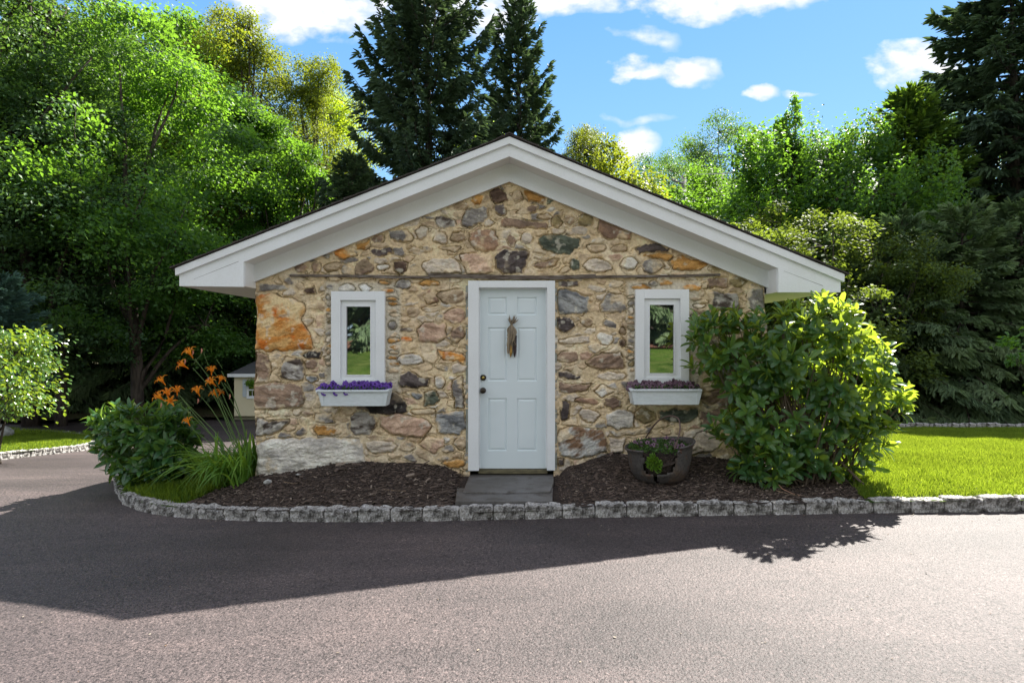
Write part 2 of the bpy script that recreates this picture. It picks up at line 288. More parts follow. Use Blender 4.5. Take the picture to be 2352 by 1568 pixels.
ST = [
('g','dkb',[(835,1080),(1040,1030),(1130,1140),(1180,1280),(960,1305),(910,1250),(885,1190),(850,1160)]),
('g','tan',(1340,1190,100,115)),('g','och',[(1460,1070),(1560,1090),(1830,1200),(1780,1300),(1680,1290),(1600,1250),(1510,1240),(1470,1150)]),
('g','grn',[(1850,1210),(2000,1260),(1920,1310),(1830,1290)]),('g','och',[(560,1180),(650,1130),(750,1150),(740,1230),(680,1300),(600,1315),(540,1240)]),
('g','oli',[(1100,960),(1290,960),(1260,995),(1120,990)]),('g','tan',[(110,1320),(400,1260),(490,1330),(450,1400),(200,1420)]),
('a','gry',[(1935,690),(1960,610),(2090,585),(2115,600),(2105,660),(2070,690),(1980,718),(1940,710)]),('a','tan',[(1850,590),(1960,555),(1980,580),(1950,610),(1860,610)]),
('a','mix',[(1755,645),(1830,650),(1880,670),(1898,710),(1850,715),(1800,730),(1760,680)]),('a','pale',(1670,755,42,45)),
('a','gry',[(1450,745),(1580,745),(1612,790),(1600,815),(1540,822),(1450,790)]),('a','pale',(1797,790,45,42)),('a','tan',(1912,782,50,33)),
('a','rust',[(1985,750),(2090,735),(2150,745),(2190,830),(2160,875),(2030,870),(1985,800)]),('a','gry',(1708,860,30,26)),('a','brn',(1380,795,42,25)),
('a','och',[(1235,830),(1330,800),(1320,845),(1290,865),(1245,860)]),('a','org',[(1095,880),(1140,862),(1235,885),(1240,900),(1160,930),(1115,915)]),
('a','dk',[(1330,880),(1360,860),(1470,855),(1480,890),(1420,910),(1350,905)]),('a','dkb',(1285,985,65,47)),('a','pale',(1395,945,50,22)),('a','wht',(1408,985,40,20)),
('a','dkb',[(1480,950),(1540,940),(1573,955),(1560,1010),(1520,1032),(1485,1000)]),('a','pale',[(1680,960),(1740,920),(1860,925),(1910,960),(1930,1022),(1700,1025),(1675,990)]),
('a','pnk',[(1920,900),(2040,890),(2130,900),(2145,1015),(2100,1028),(1965,1025)]),('b','dk',[(20,870),(80,830),(210,830),(230,850),(215,940),(200,980),(70,982),(35,930)]),
('a','brn',(865,985,48,35)),('a','brn',(970,980,28,40)),('a','tan',(1090,980,62,32)),('a','dk',(1035,905,35,15)),('a','dk',(2185,605,42,33)),('a','rust',(2215,680,33,30)),
('a','pale',(2112,695,30,22)),('a','tan',(1640,880,55,25)),('a','tan',(1860,860,66,16)),
('b','brn',[(155,590),(250,540),(300,560),(290,590),(190,610)]),('b','brn',[(60,680),(75,620),(240,645),(360,660),(350,690),(230,690)]),('b','tan',(345,618,40,20)),
('b','oli',(413,650,33,34)),('b','tan',(493,640,30,27)),('b','oli',(590,645,52,42)),('b','pale',(545,712,72,26)),('b','rust',[(690,640),(890,720),(880,765),(700,750),(675,710)]),
('b','grn',[(300,760),(350,735),(420,745),(460,735),(560,760),(565,800),(500,855),(420,850),(330,820)]),('b','pale',(222,758,40,36)),('b','brn',(125,770,25,38)),
('b','tan',(668,818,55,34)),('b','tan',(808,822,50,25)),('b','dk',[(910,830),(1000,785),(1130,815),(1120,835),(930,860)]),('b','pale',(672,928,88,50)),
('b','wht',(870,915,50,38)),('b','gry',(1015,930,73,46)),('b','och',[(940,866),(1130,842),(1150,870),(1110,895),(1040,880)]),('b','och',[(1125,900),(1200,865),(1370,915),(1320,960),(1160,950)]),
('b','oli',(1425,950,56,24)),('b','grn',(530,925,35,42)),('b','brn',[(260,925),(330,900),(430,885),(400,925),(340,945)]),
('b','brn',[(1360,1010),(1490,1000),(1495,1060),(1370,1070)]),('b','oli',(1560,1032,60,30)),('b','gry',[(1610,1130),(1650,1050),(1725,1070),(1730,1210),(1640,1210)]),
('d','dk',[(515,65),(640,60),(645,92),(520,95)]),('d','blu',[(515,130),(560,112),(720,160),(715,255),(530,270),(518,220)]),('d','gry',[(775,210),(820,140),(935,150),(935,235),(900,255),(790,250)]),
('d','dk',[(515,290),(600,290),(625,345),(560,380),(520,350)]),('d','pale',[(520,425),(600,405),(715,405),(700,440),(620,450),(530,440)]),('d','wht',(808,420,50,40)),('d','tan',(700,320,38,32)),
('d','dkb',(912,445,24,24)),('d','brn',(580,527,65,40)),('d','brn',[(690,560),(790,510),(900,505),(925,540),(920,600),(790,610),(710,585)]),('d','dk',[(520,620),(570,620),(665,655),(640,668),(520,655)]),
('d','pale',(850,650,92,28)),('d','brn',[(525,690),(720,695),(690,740),(530,750)]),('d','wht',[(745,740),(800,710),(870,730),(790,785)]),('d','rust',(700,802,70,20)),
('d','dkb',[(810,790),(860,775),(905,800),(900,840),(850,850),(815,830)]),('d','dk',[(540,790),(590,820),(580,910),(545,920),(535,850)]),('d','pale',(710,890,60,38)),
('d','wht',[(815,880),(900,855),(985,880),(990,960),(900,975),(815,950)]),('d','mul',[(520,980),(620,955),(800,985),(822,1060),(820,1115),(640,1155),(540,1140),(515,1060)]),
('d','oli',(1060,890,68,48)),('d','grn',[(1140,860),(1380,850),(1390,900),(1330,935),(1180,930),(1145,900)]),('d','gry',[(840,990),(1090,960),(1100,1000),(860,1020)]),
('d','pale',[(830,1030),(930,1030),(925,1115),(840,1130)]),('d','pale',[(1290,990),(1440,960),(1460,1110),(1300,1150)]),('e','mix',[(190,130),(370,140),(385,250),(200,245)]),
('d','dkb',(920,365,17,17)),('d','brn',[(1395,870),(1560,850),(1568,940),(1400,950)]),('d','brn',(1480,780,90,38)),('d','dk',[(520,1160),(560,1165),(550,1200),(520,1205)]),
('e','pale',(470,300,50,60)),('e','tan',(300,330,70,50)),('e','gry',(260,600,80,45)),('e','tan',(460,620,60,70)),('e','brn',(330,800,90,50)),('e','pale',(180,1050,90,60)),('e','gry',(460,900,60,70)),
('c','org',[(118,150),(200,140),(400,190),(425,230),(385,300),(440,370),(470,475),(300,490),(118,490)]),('c','gry',[(118,70),(290,85),(320,110),(200,130),(118,125)]),
('c','dkb',[(410,120),(475,95),(480,130),(430,145)]),('c','brn',[(118,510),(190,520),(210,600),(190,690),(118,690)]),('c','mix',[(270,590),(300,530),(385,540),(410,580),(405,670),(350,682),(280,650)]),
('c','blk',[(390,515),(450,490),(525,505),(520,535),(430,540)]),('c','brn',(460,575,43,36)),('c','blu',[(420,645),(490,650),(500,680),(460,697),(425,670)]),
('c','brn',[(118,705),(250,690),(390,700),(415,790),(400,840),(250,852),(118,850)]),('c','mix',[(118,900),(200,930),(330,920),(270,985),(200,1015),(118,1020)]),
('c','wht',[(118,1075),(200,1035),(500,1030),(740,1030),(780,1070),(795,1185),(600,1230),(500,1260),(330,1300),(118,1300)]),('c','och',(555,985,92,32)),
('c','gry',[(480,890),(595,880),(600,935),(480,935)]),('c','mix',[(700,900),(740,865),(850,880),(860,940),(830,1010),(730,1010),(695,960)]),
('c','blk',[(740,840),(950,740),(1040,800),(1050,870),(980,890),(800,870)]),('c','dk',[(1000,640),(1060,615),(1120,650),(1185,670),(1170,715),(1010,720)]),
('c','pale',[(790,1060),(850,1045),(960,1050),(985,1080),(960,1120),(850,1130),(800,1090)]),('c','pnk',[(880,900),(1000,880),(1170,920),(1200,960),(1150,1030),(960,1010),(890,960)]),
('c','blu',[(1225,880),(1400,860),(1420,960),(1380,1010),(1240,1000)]),('c','pnk',[(1120,1070),(1180,1020),(1270,1040),(1275,1090),(1210,1125),(1140,1100)]),('c','tan',(1380,1065,40,40)),
('c','tan',(1050,1085,50,38)),('c','grn',[(1150,750),(1210,740),(1250,790),(1220,830),(1155,835)]),('c','wht',(1245,690,35,38)),('c','blu',(1105,770,30,22)),('c','blu',(1150,870,75,18)),
('c','pnk',[(1110,370),(1160,320),(1280,330),(1290,410),(1230,450),(1130,430)]),('c','dk',(1045,365,38,20)),('c','org',(1045,425,38,14)),('c','tan',(1090,250,50,30)),
('c','rust',[(1145,160),(1190,115),(1235,140),(1235,190),(1170,200)]),('c','tan',(1320,160,80,48)),('c','pnk',(1350,280,65,48)),('c','org',[(1235,490),(1320,500),(1410,520),(1405,570),(1280,545)]),
('c','wht',(1075,545,80,35)),('c','brn',(1360,390,45,46)),('c','gry',[(1330,680),(1385,640),(1390,840),(1350,850),(1330,740)]),('c','pale',(1200,235,55,18)),('c','och',(1340,1190,66,26)),
('c','gry',(1030,80,50,28)),('c','och',(1190,75,60,20)),('c','wht',(675,102,55,18)),('c','wht',(792,102,38,18)),('c','och',(912,72,40,13)),('c','org',(930,118,45,13)),('c','gry',(575,100,30,18)),
('c','gry',(955,335,28,22)),('c','oli',(525,600,12,18)),('d','och',(1025,100,64,15)),('d','och',(1188,75,38,16)),('d','org',(1340,102,60,20)),('d','gry',(1110,72,30,12)),
('c','brn',(440,880,40,16)),('c','gry',(300,1060,3,3))]
for i, yy_ in enumerate(range(165, 640, 37)):
    for (cr, x, rx) in (('c', 561, 17), ('c', 955+(i*13) % 21, 34), ('d', 970, 20), ('d', 1372+(i*17) % 20, 36)):
        if cr == 'd' and x > 1300 and yy_ > 330 and i % 2: continue
        if cr == 'c' and 300 < yy_ < 370 and x > 900: continue
        ST.append((cr, ['tan', 'och', 'pale', 'gry', 'tan', 'oli'][(i*5+x) % 6], (x, yy_+(x*7 % 11), rx, 11+(i*7 % 5))))
def build_wall():
    st = 0.007
    xs = np.arange(XL, XR+st/2, st); zs = np.arange(-.15, 3.56, st)
    X, Z = np.meshgrid(xs, zs); n0 = X.shape
    # mortar colour and relief
    mo = lin((206, 188, 156)); mo2 = lin((182, 162, 130)); mog = lin((176, 170, 156))
    t = fbm(X*2.2, Z*2.2, 4)[..., None]
    C = mo*(1-t)+mo2*t
    t = np.clip((fbm(X*7+4, Z*8, 5, .6)-.5)*3+.5, 0, 1)[..., None]; C = C*(.86+.26*t)
    t = np.clip((fbm(X*3.3+14, Z*3.3+3, 4)-.56)*9, 0, 1)[..., None]; C = C*(1-.35*t)+lin((214, 205, 186))*.35*t
    win = np.zeros(n0)
    for (x0, x1) in ((742, 925), (1436, 1612)):
        px = X*S+1176; py = 784-(Z-CAMZ)*S
        s = np.clip(np.minimum.reduce([px-x0, x1-px, py-642, 905-py])/10, 0, 1); win = np.maximum(win, s)
    C = C*(1-win[..., None]*.85)+mog*win[..., None]*.85
    # darker patches near the ground
    low = np.clip((.75-Z)/.6, 0, 1)*fbm(X*1.7+9, Z*3, 3)
    C = C*(1-.18*low[..., None])
    H = (fbm(X*11, Z*13, 5, .6)-.5)*.045+(fbm(X*2.5, Z*2.5, 3)-.5)*.02-np.clip((fbm(X*26, Z*30+7, 3)-.68)*10, 0, 1)*.010
    wx = X+(fbm(X*11+3, Z*11, 3)-.5)*.05; wz = Z+(fbm(X*11+40, Z*11+9, 3)-.5)*.05
    used = np.full(n0, -9.0)
    r2 = np.random.default_rng(5)
    def stone(poly, pal, k, boost=1.0):
        nonlocal C, H, used
        poly = np.asarray(poly); x0, z0 = poly.min(0)-.06; x1, z1 = poly.max(0)+.06
        i0, i1 = np.searchsorted(zs, [z0, z1]); j0, j1 = np.searchsorted(xs, [x0, x1])
        if i1-i0 < 2 or j1-j0 < 2: return
        sl = (slice(i0, i1), slice(j0, j1)); x = wx[sl]; z = wz[sl]
        dmin = np.full(x.shape, 9.0); ins = np.zeros(x.shape, bool); n = len(poly)
        for a in range(n):
            p = poly[a]; q = poly[(a+1) % n]; e = q-p; L2 = e@e+1e-9
            tt = np.clip(((x-p[0])*e[0]+(z-p[1])*e[1])/L2, 0, 1)
            dmin = np.minimum(dmin, np.hypot(x-p[0]-tt*e[0], z-p[1]-tt*e[1]))
            cnd = ((p[1] > z) != (q[1] > z)) & (x < (q[0]-p[0])*(z-p[1])/(q[1]-p[1]+1e-12)+p[0]); ins ^= cnd
        sdv = np.where(ins, dmin, -dmin)
        used[sl] = np.maximum(used[sl], sdv)
        size = min(x1-x0, z1-z0)-.12
        m = np.clip((sdv+(fbm(X[sl]*40+k, Z[sl]*40, 2)-.5)*.02)/.009+.3, 0, 1)
        c1, c2 = lin(PAL[pal][0]), lin(PAL[pal][1])
        ax = r2.uniform(-.5, .5); fx = X[sl]*np.cos(ax)+Z[sl]*np.sin(ax); fz = -X[sl]*np.sin(ax)+Z[sl]*np.cos(ax)
        tt = np.clip((fbm(fx*6+k*3.1, fz*15+k, 5, .6)-.5)*(5.5 if pal in ('mix', 'mul', 'org', 'blu') else 3.2)+.5, 0, 1)[..., None]
        col = (c1*(1-tt)+c2*tt)*r2.uniform(.92, 1.1)
        if pal == 'org':
            w_ = np.clip((fbm(X[sl]*3.2+2, Z[sl]*3.2+8, 5, .6)-.52)*9, 0, 1)[..., None]; col = col*(1-w_)+lin((205, 180, 140))*w_
            w_ = np.clip((fbm(X[sl]*5+20, Z[sl]*5+8, 4)-.55)*8, 0, 1)[..., None]; col = col*(1-w_)+lin((182, 104, 42))*w_
        li = np.clip((fbm(X[sl]*14+k*7, Z[sl]*14, 4)-.64)*14, 0, 1)[..., None]*.5
        col = col*(1-li)+lin((190, 186, 172))*li
        # mortar smeared over part of the stone
        sm_ = np.clip((fbm(X[sl]*5+k*1.7, Z[sl]*5+k*2.3, 4)-.56-.10*np.clip(sdv/.06, 0, 1))*12, 0, 1)
        if pal in ('dk', 'blk', 'dkb', 'org', 'grn'): sm_ = sm_*.35
        mm = (m*(1-.75*sm_))[..., None]
        C[sl] = C[sl]*(1-mm)+col*mm
        relief = min(.032, .010+.07*size)*boost*r2.uniform(.7, 1.15)
        dome = np.clip(sdv/max(.014, size*.11), 0, 1); dome = dome*(2-dome)
        rough = (fbm(fx*9+k, fz*22, 5, .6)-.5)*.044
        H[sl] = H[sl]*(1-m)+(relief*dome+rough*dome+.002)*m
        gv = np.clip(1-np.abs(sdv+.005)/.008, 0, 1)*np.clip((fbm(X[sl]*6+k*5, Z[sl]*6, 3)-.40)*6, 0, 1)
        H[sl] -= gv*.03
        C[sl] *= (1-.28*gv[..., None])
    k = 0
    for cr, pal, g in ST:
        ox, oy, s = CR[cr]
        if isinstance(g, tuple):
            cx, cy, rx, ry = g; nv = 11
            g = [(cx+rx*math.cos(a)*(1+.12*math.sin(3*a+k)), cy+ry*math.sin(a)*(1+.12*math.cos(2*a+k*2))) for a in np.arange(nv)*2*np.pi/nv]
        poly = []
        for (x, y) in g:
            px = (ox+x/s)*.77778; py = (oy+y/s)*.77778; poly.append(((px-1176)/S, CAMZ-(py-784)/S))
        stone(poly, pal, k); k += 1
    # closely packed paler stones half drowned in mortar between the big ones
    cell = .175; asp = 1.75; gx_ = wx/cell; gz_ = wz*asp/cell; i0_ = np.floor(gx_).astype(int); j0_ = np.floor(gz_).astype(int)
    F1 = np.full(n0, 9.); F2 = np.full(n0, 9.); ID = np.zeros(n0, int)
    for di in range(-2, 3):
        for dj in range(-2, 3):
            a_ = i0_+di; b_ = j0_+dj; ox_ = _h[a_ & 255, b_ & 255]; oz_ = _h[(b_+71) & 255, (a_+13) & 255]
            dd = np.hypot(gx_-(a_+ox_), gz_-(b_+oz_)); ids = (a_ & 255)*256+(b_ & 255); cl_ = dd < F1
            F2 = np.where(cl_, F1, np.minimum(F2, dd)); ID = np.where(cl_, ids, ID); F1 = np.where(cl_, dd, F1)
    r_id = _h[ID >> 8, ID & 255]; r_i2 = _h[(ID*7) >> 8 & 255, (ID*3) & 255]; sdv = np.minimum((F2-F1)*cell*.5-.011-.012*r_i2, -used-.010)
    sdv = np.where((r_id < .15) | (win > .3), -1., sdv)
    m = np.clip((sdv+(fbm(X*40, Z*40+5, 2)-.5)*.014)/.010+.2, 0, 1); keys = ['tan', 'pale', 'pnk', 'mor', 'gry', 'mor', 'pale', 'tan', 'pale', 'wht', 'gry', 'mor']
    c1 = np.array([lin(PAL[k_][0]) for k_ in keys]); c2 = np.array([lin(PAL[k_][1]) for k_ in keys]); ki = (r_i2*len(keys)).astype(int)
    tt = np.clip((fbm(X*7+r_id*40, Z*17+r_i2*30, 5, .6)-.5)*3+.5, 0, 1)[..., None]; col = (c1[ki]*(1-tt)+c2[ki]*tt)*(.9+.2*r_id[..., None])
    sm_ = np.clip((fbm(X*5+60, Z*6+20, 4)-.46)*8, 0, 1); mm = (m*(1-.8*sm_))[..., None]; C = C*(1-mm)+col*mm
    dome = np.clip(sdv/.018, 0, 1); dome = dome*(2-dome); H = H*(1-m*.8)+(dome*(.006+.014*r_i2)+(fbm(X*10+r_id*50, Z*24, 5, .6)-.5)*.035*dome)*m
    gv = np.clip(1-np.abs(sdv+.004)/.007, 0, 1)*np.clip((fbm(X*7+5, Z*7, 3)-.46)*6, 0, 1); H -= gv*.020; C *= (1-.28*gv[..., None]); used = np.maximum(used, sdv)
    # hairline cracks
    cr_ = np.clip(1-np.abs(fbm(X*1.6+70, Z*1.6+30, 4)-.5)/.0035, 0, 1)*(used < -.004)*(fbm(X*2+5, Z*2, 2) > .5)
    H -= cr_*.012; C *= (1-.35*cr_[..., None])
    H *= np.clip((roofline(X)-Z)/.08, .15, 1)
    C = np.clip(C*1.48, 0, .86)
    V = np.stack([X, -H, Z], -1)
    wob = (fbm(Z*3, Z*0+2, 4)-.5)*.07
    V[:, :4, 0] += (wob[:, :1])*np.array([1, .8, .6, .3]); V[:, -4:, 0] += ((fbm(Z*3+50, Z*0+2, 4)-.5)*.07)[:, :1]*np.array([.3, .6, .8, 1])
    idx = np.arange(X.size).reshape(n0)
    keep = np.ones((n0[0]-1, n0[1]-1), bool); xc = X[:-1, :-1]+st/2; zc = Z[:-1, :-1]+st/2
    keep &= zc < roofline(xc)+.09
    def hole(x0, x1, y0, y1):
        nonlocal keep
        keep &= ~((xc > (x0-1176)/S) & (xc < (x1-1176)/S) & (zc < CAMZ-(y0-784)/S) & (zc > CAMZ-(y1-784)/S))
    hole(1080, 1271, 650, 1500); hole(772, 872, 680, 868); hole(1471, 1573, 676, 864)
    f = np.stack([idx[:-1, :-1], idx[:-1, 1:], idx[1:, 1:], idx[1:, :-1]], -1)[keep]
    mb = MB(); mb.add(V.reshape(-1, 3), f, C.reshape(-1, 3))
    # sides and back of the masonry, with a return of stone at the corners
    for x, sg in ((XL, 1), (XR, -1)):
        zz = np.arange(-.15, 2.3, .05); ys = np.arange(0, 5.3, .05)
        Y_, Z_ = np.meshgrid(ys, zz); hh = (fbm(Y_*3+x, Z_*4, 4)-.5)*.06; hh[:, 0] = ((fbm(zz*3+(0 if sg > 0 else 50), zz*0+2, 4)-.5)*.07)
        if sg > 0: Xs = x+hh
        else: Xs = x+hh
        id2 = np.arange(Y_.size).reshape(Y_.shape); ff = np.stack([id2[:-1, :-1], id2[:-1, 1:], id2[1:, 1:], id2[1:, :-1]], -1).reshape(-1, 4)
        tc = fbm(Y_*4, Z_*5, 4)[..., None]; cc = (lin((190, 165, 130))*(1-tc)+lin((110, 96, 84))*tc)*1.2
        mb.add(np.stack([Xs, Y_, Z_], -1).reshape(-1, 3), ff, cc.reshape(-1, 3))
    mb.add([(XL, 5.25, -.9), (XR, 5.25, -.9), (XR, 5.25, 2.25), (0, 5.25, 3.45), (XL, 5.25, 2.3)], [(0, 1, 2, 3, 4)], (.3, .26, .2))
    return mb.build('wall', M['stonewall'], house, smooth=True)
build_wall()
# ---- roof trim (photo outlines of flat boards, at their real distance)
YB = -.29
def q(px, py, y): a = P(px, py, y); return (a[0], a[2])
up = [q(405, 616.5, YB), q(1170, 315.4, YB), q(1937, 630.4, YB), q(1936.5, 648, YB), q(1170, 332, YB), q(406, 633.5, YB)]
up[5] = (up[0][0]+.003, up[5][1]); up[3] = (up[2][0]-.003, up[3][1])
MB().prism(up, YB-.028, YB+.02).build('rake_board', M['trim'], house, bevel=.003)
mid = lambda px, dz=0: None
lo = [q(411.7, 630, YB), q(1170, 325, YB), q(1931, 645, YB), q(1931, 671.4, YB), q(1787.7, 671.6, YB), q(1787.7, 616.5, YB), q(1170, 359.4, YB), q(559.5, 602, YB), q(559.5, 658.9, YB), q(411.7, 657, YB)]
MB().prism(lo, YB, YB+.022).build('fascia_board', M['trim'], house, bevel=.002)
# the thin open joint in each boxed eave end
for (a, b) in (((445, 641), (548, 600)), ((1800, 622), (1890, 656))):
    A = q(*a, YB); B = q(*b, YB)
    MB().prism([(A[0], A[1]), (B[0], B[1]), (B[0], B[1]-.0035), (A[0], A[1]-.0015)], YB-.0012, YB+.001).build('board_joint', M['black_metal'], house)
zf = lambda x: np.interp(x, [q(559.5, 602, YB)[0], q(1170, 359.4, YB)[0], q(1787.7, 616.5, YB)[0]], [q(559.5, 602, YB)[1], q(1170, 359.4, YB)[1], q(1787.7, 616.5, YB)[1]])
YF = -.05
pk = -.028
xs3 = [XL, pk, XR]
fr = [(XL-.003, float(zf(XL))+.01), (pk, float(zf(pk))+.01), (XR+.003, float(zf(XR))+.01)]
frb = [q(1761.9, 660.9, YF), q(1170, 416.6, YF), q(586, 647.6, YF)]
frb[0] = (XR+.003, frb[0][1]); frb[2] = (XL-.003, frb[2][1])
MB().prism(fr+frb, YF, YF+.03).build('frieze_board', M['trim'], house)
def soffits():
    mb = MB()
    for a, b in ((XL, pk), (pk, XR)):
        za, zb = float(zf(a)), float(zf(b))
        mb.add([(a, YB+.02, za), (b, YB+.02, zb), (b, YF+.001, zb), (a, YF+.001, za), (a, YB+.02, za+.02), (b, YB+.02, zb+.02), (b, YF+.001, zb+.02), (a, YF+.001, za+.02)],
               [(0, 1, 2, 3), (7, 6, 5, 4), (0, 4, 5, 1), (2, 6, 7, 3)])
    mb.build('gable_soffit', M['soffit'], house)
    for (xo, xi, z) in ((q(411.7, 0, YB)[0], XL, 2.2255), (q(1931, 0, YB)[0], XR, 2.1625)):
        s = 1 if xo < xi else -1
        mb = MB(); mb.box(min(xo, xi)+.0, max(xo, xi), YB+.022, 5.5, z+.004, z+.022); mb.build('eave_soffit', M['soffit'], house)
        # inner face of the boxed eave end
        zt = float(zf(xi))
        mb = MB(); mb.box(min(xi, xi-s*.02), max(xi, xi-s*.02), YB+.022, .0, z+.022, zt+.03); mb.build('eave_return', M['trim'], house)
        mb = MB(); mb.box(min(xo, xo+s*.02), max(xo, xo+s*.02), YB+.022, 5.5, z+.022, z+.17); mb.build('eave_fascia', M['trim'], house)
soffits()
# ---- shingled roof, in stepped courses
def roof():
    root = None
    L_ = (q(405, 614, YB)); Pk = q(1170, 313, YB); R_ = q(1937, 628, YB)
    mb = MB(); r3 = np.random.default_rng(3)
    for A, B in ((L_, Pk), (R_, Pk)):
        A = np.array(A); B = np.array(B); d = B-A; Ln = np.hypot(*d); u = d/Ln; nrm = np.array([-u[1], u[0]]); nrm = nrm if nrm[1] > 0 else -nrm
        # deck
        a = A-u*.03
        mb.prism([tuple(a), tuple(B), tuple(B-nrm*.03), tuple(a-nrm*.03)] if A[0] < 0 else [tuple(B), tuple(a), tuple(a-nrm*.03), tuple(B-nrm*.03)], YB-.02, 5.5)
        nc = int(Ln/.14)
        for i in range(nc+1):
            s0 = -.045+i*Ln/nc; s1 = min(s0+.2, Ln)
            for j in range(1 if i else 1):
                y0 = YB-.045+r3.uniform(-.008, .008)
                p0 = A+u*s0; p1 = A+u*s1; th = .012+r3.uniform(0, .006)
                pts = [tuple(p0+nrm*.001), tuple(p0+nrm*(th+.004)), tuple(p1+nrm*.006), tuple(p1+nrm*.001)]
                if A[0] > 0: pts = pts[::-1]
                mb.prism(pts, y0, 5.52)
    o = mb.build('roof', M['shingle'], house)
    # ridge caps
    mb = MB()
    for j in range(20):
        y0 = YB-.05+j*.29; w_ = .14
        mb.prism([(Pk[0]-w_, Pk[1]-w_*.40+.018), (Pk[0], Pk[1]+.024+.006), (Pk[0]+w_, Pk[1]-w_*.40+.018), (Pk[0]+w_, Pk[1]-w_*.40+.006), (Pk[0], Pk[1]+.016), (Pk[0]-w_, Pk[1]-w_*.40+.006)], y0, y0+.3-.004*(j % 2))
    mb.build('ridge_cap', M['shingle'], o)
roof()
def attic():
    a = q(411.7, 640, YB); b = q(1170, 322, YB); c = q(1931, 652, YB); d = q(1931, 665, YB); e = q(411.7, 652, YB)
    mb = MB(); mb.prism([(a[0]+.02, a[1]-.005), (pk, b[1]-.02), (c[0]-.02, c[1]-.005), (c[0]-.02, d[1]), (XR-.02, float(zf(XR))+.025), (pk, float(zf(pk))+.025), (XL+.02, float(zf(XL))+.025), (e[0]+.02, e[1])], YB+.024, 5.3)
    mb.build('attic_light_block', M['soffit'], house)  # unseen solid added under the roof to block leaking sun
attic()
# ---- old timber strips let into the wall
def lath():
    for pts, th, y in ((((668, 633), (720, 633.5), (800, 634), (900, 636), (988, 637)), 3.2, -.035), (((985, 633), (1050, 634), (1176, 637), (1290, 637.5), (1367, 634)), 4.6, -.045), (((1368, 636), (1450, 635), (1560, 634), (1652, 631)), 3.0, -.035)):
        mb = MB(); n = 30; xs = np.linspace(pts[0][0], pts[-1][0], n); ys = np.interp(xs, [p[0] for p in pts], [p[1] for p in pts])
        tpn = th*(.75+.5*fbm(xs/23, xs*0+y, 3))/S; V = []
        for i in range(n):
            a = P(xs[i], ys[i], 0); a = (a[0], 0, a[2])
            V += [(a[0], y, a[2]-tpn[i]), (a[0], y-.004, a[2]+tpn[i]*.8), (a[0], .02, a[2]+tpn[i]), (a[0], .02, a[2]-tpn[i])]
        f = []
        for i in range(n-1):
            for j in range(4): f.append((i*4+j, i*4+(j+1) % 4, i*4+4+(j+1) % 4, i*4+4+j))
        f += [(0, 3, 2, 1), ((n-1)*4, (n-1)*4+1, (n-1)*4+2, (n-1)*4+3)]
        mb.add(V, f).build('timber_strip', M['old_wood'], house)
lath()
# ---- windows
def rect(px0, px1, py0, py1, y):
    a = q(px0, py0, y); b = q(px1, py1, y); return a[0], b[0], b[1], a[1]        # x0,x1,z0,z1
def frame(mb, o, i, y0, y1):                 # flat four sided frame, butted
    x0, x1, z0, z1 = o; a0, a1, b0, b1 = i
    mb.box(x0, a0, y0, y1, z0, z1); mb.box(a1, x1, y0, y1, z0, z1); mb.box(a0, a1, y0, y1, b1, z1); mb.box(a0, a1, y0, y1, z0, b0)
def window(c, r_, g):
    fr_ = MB(); yc = -.05
    o = rect(c[0], c[1], c[2], c[3], yc); i = rect(r_[0], r_[1], r_[2], r_[3], yc)
    frame(fr_, o, i, yc, .03); wn = fr_.build('window', M['trim'], house, bevel=.002)
    o2 = (i[0]+.001, i[1]-.001, i[2]+.001, i[3]-.001); gg = rect(g[0], g[1], g[2], g[3], -.02)
    mb = MB(); frame(mb, o2, gg, -.02, .035)
    e = .012; frame(mb, (gg[0]-e, gg[1]+e, gg[2]-e, gg[3]+e), gg, -.026, -.0195); mb.build('sash', M['trim'], wn, bevel=.0015)
    MB().box(gg[0], gg[1], .0, .006, gg[2], gg[3]).build('pane', M['pane'], wn)
    return wn
window((760.2, 883.4, 668.7, 893), (781.4, 862.9, 689.2, 872.5), (795.2, 850.6, 704, 860.7))
window((1459.8, 1583, 664.3, 890), (1480.3, 1563.3, 685.4, 868.5), (1492.2, 1548.4, 700, 857))
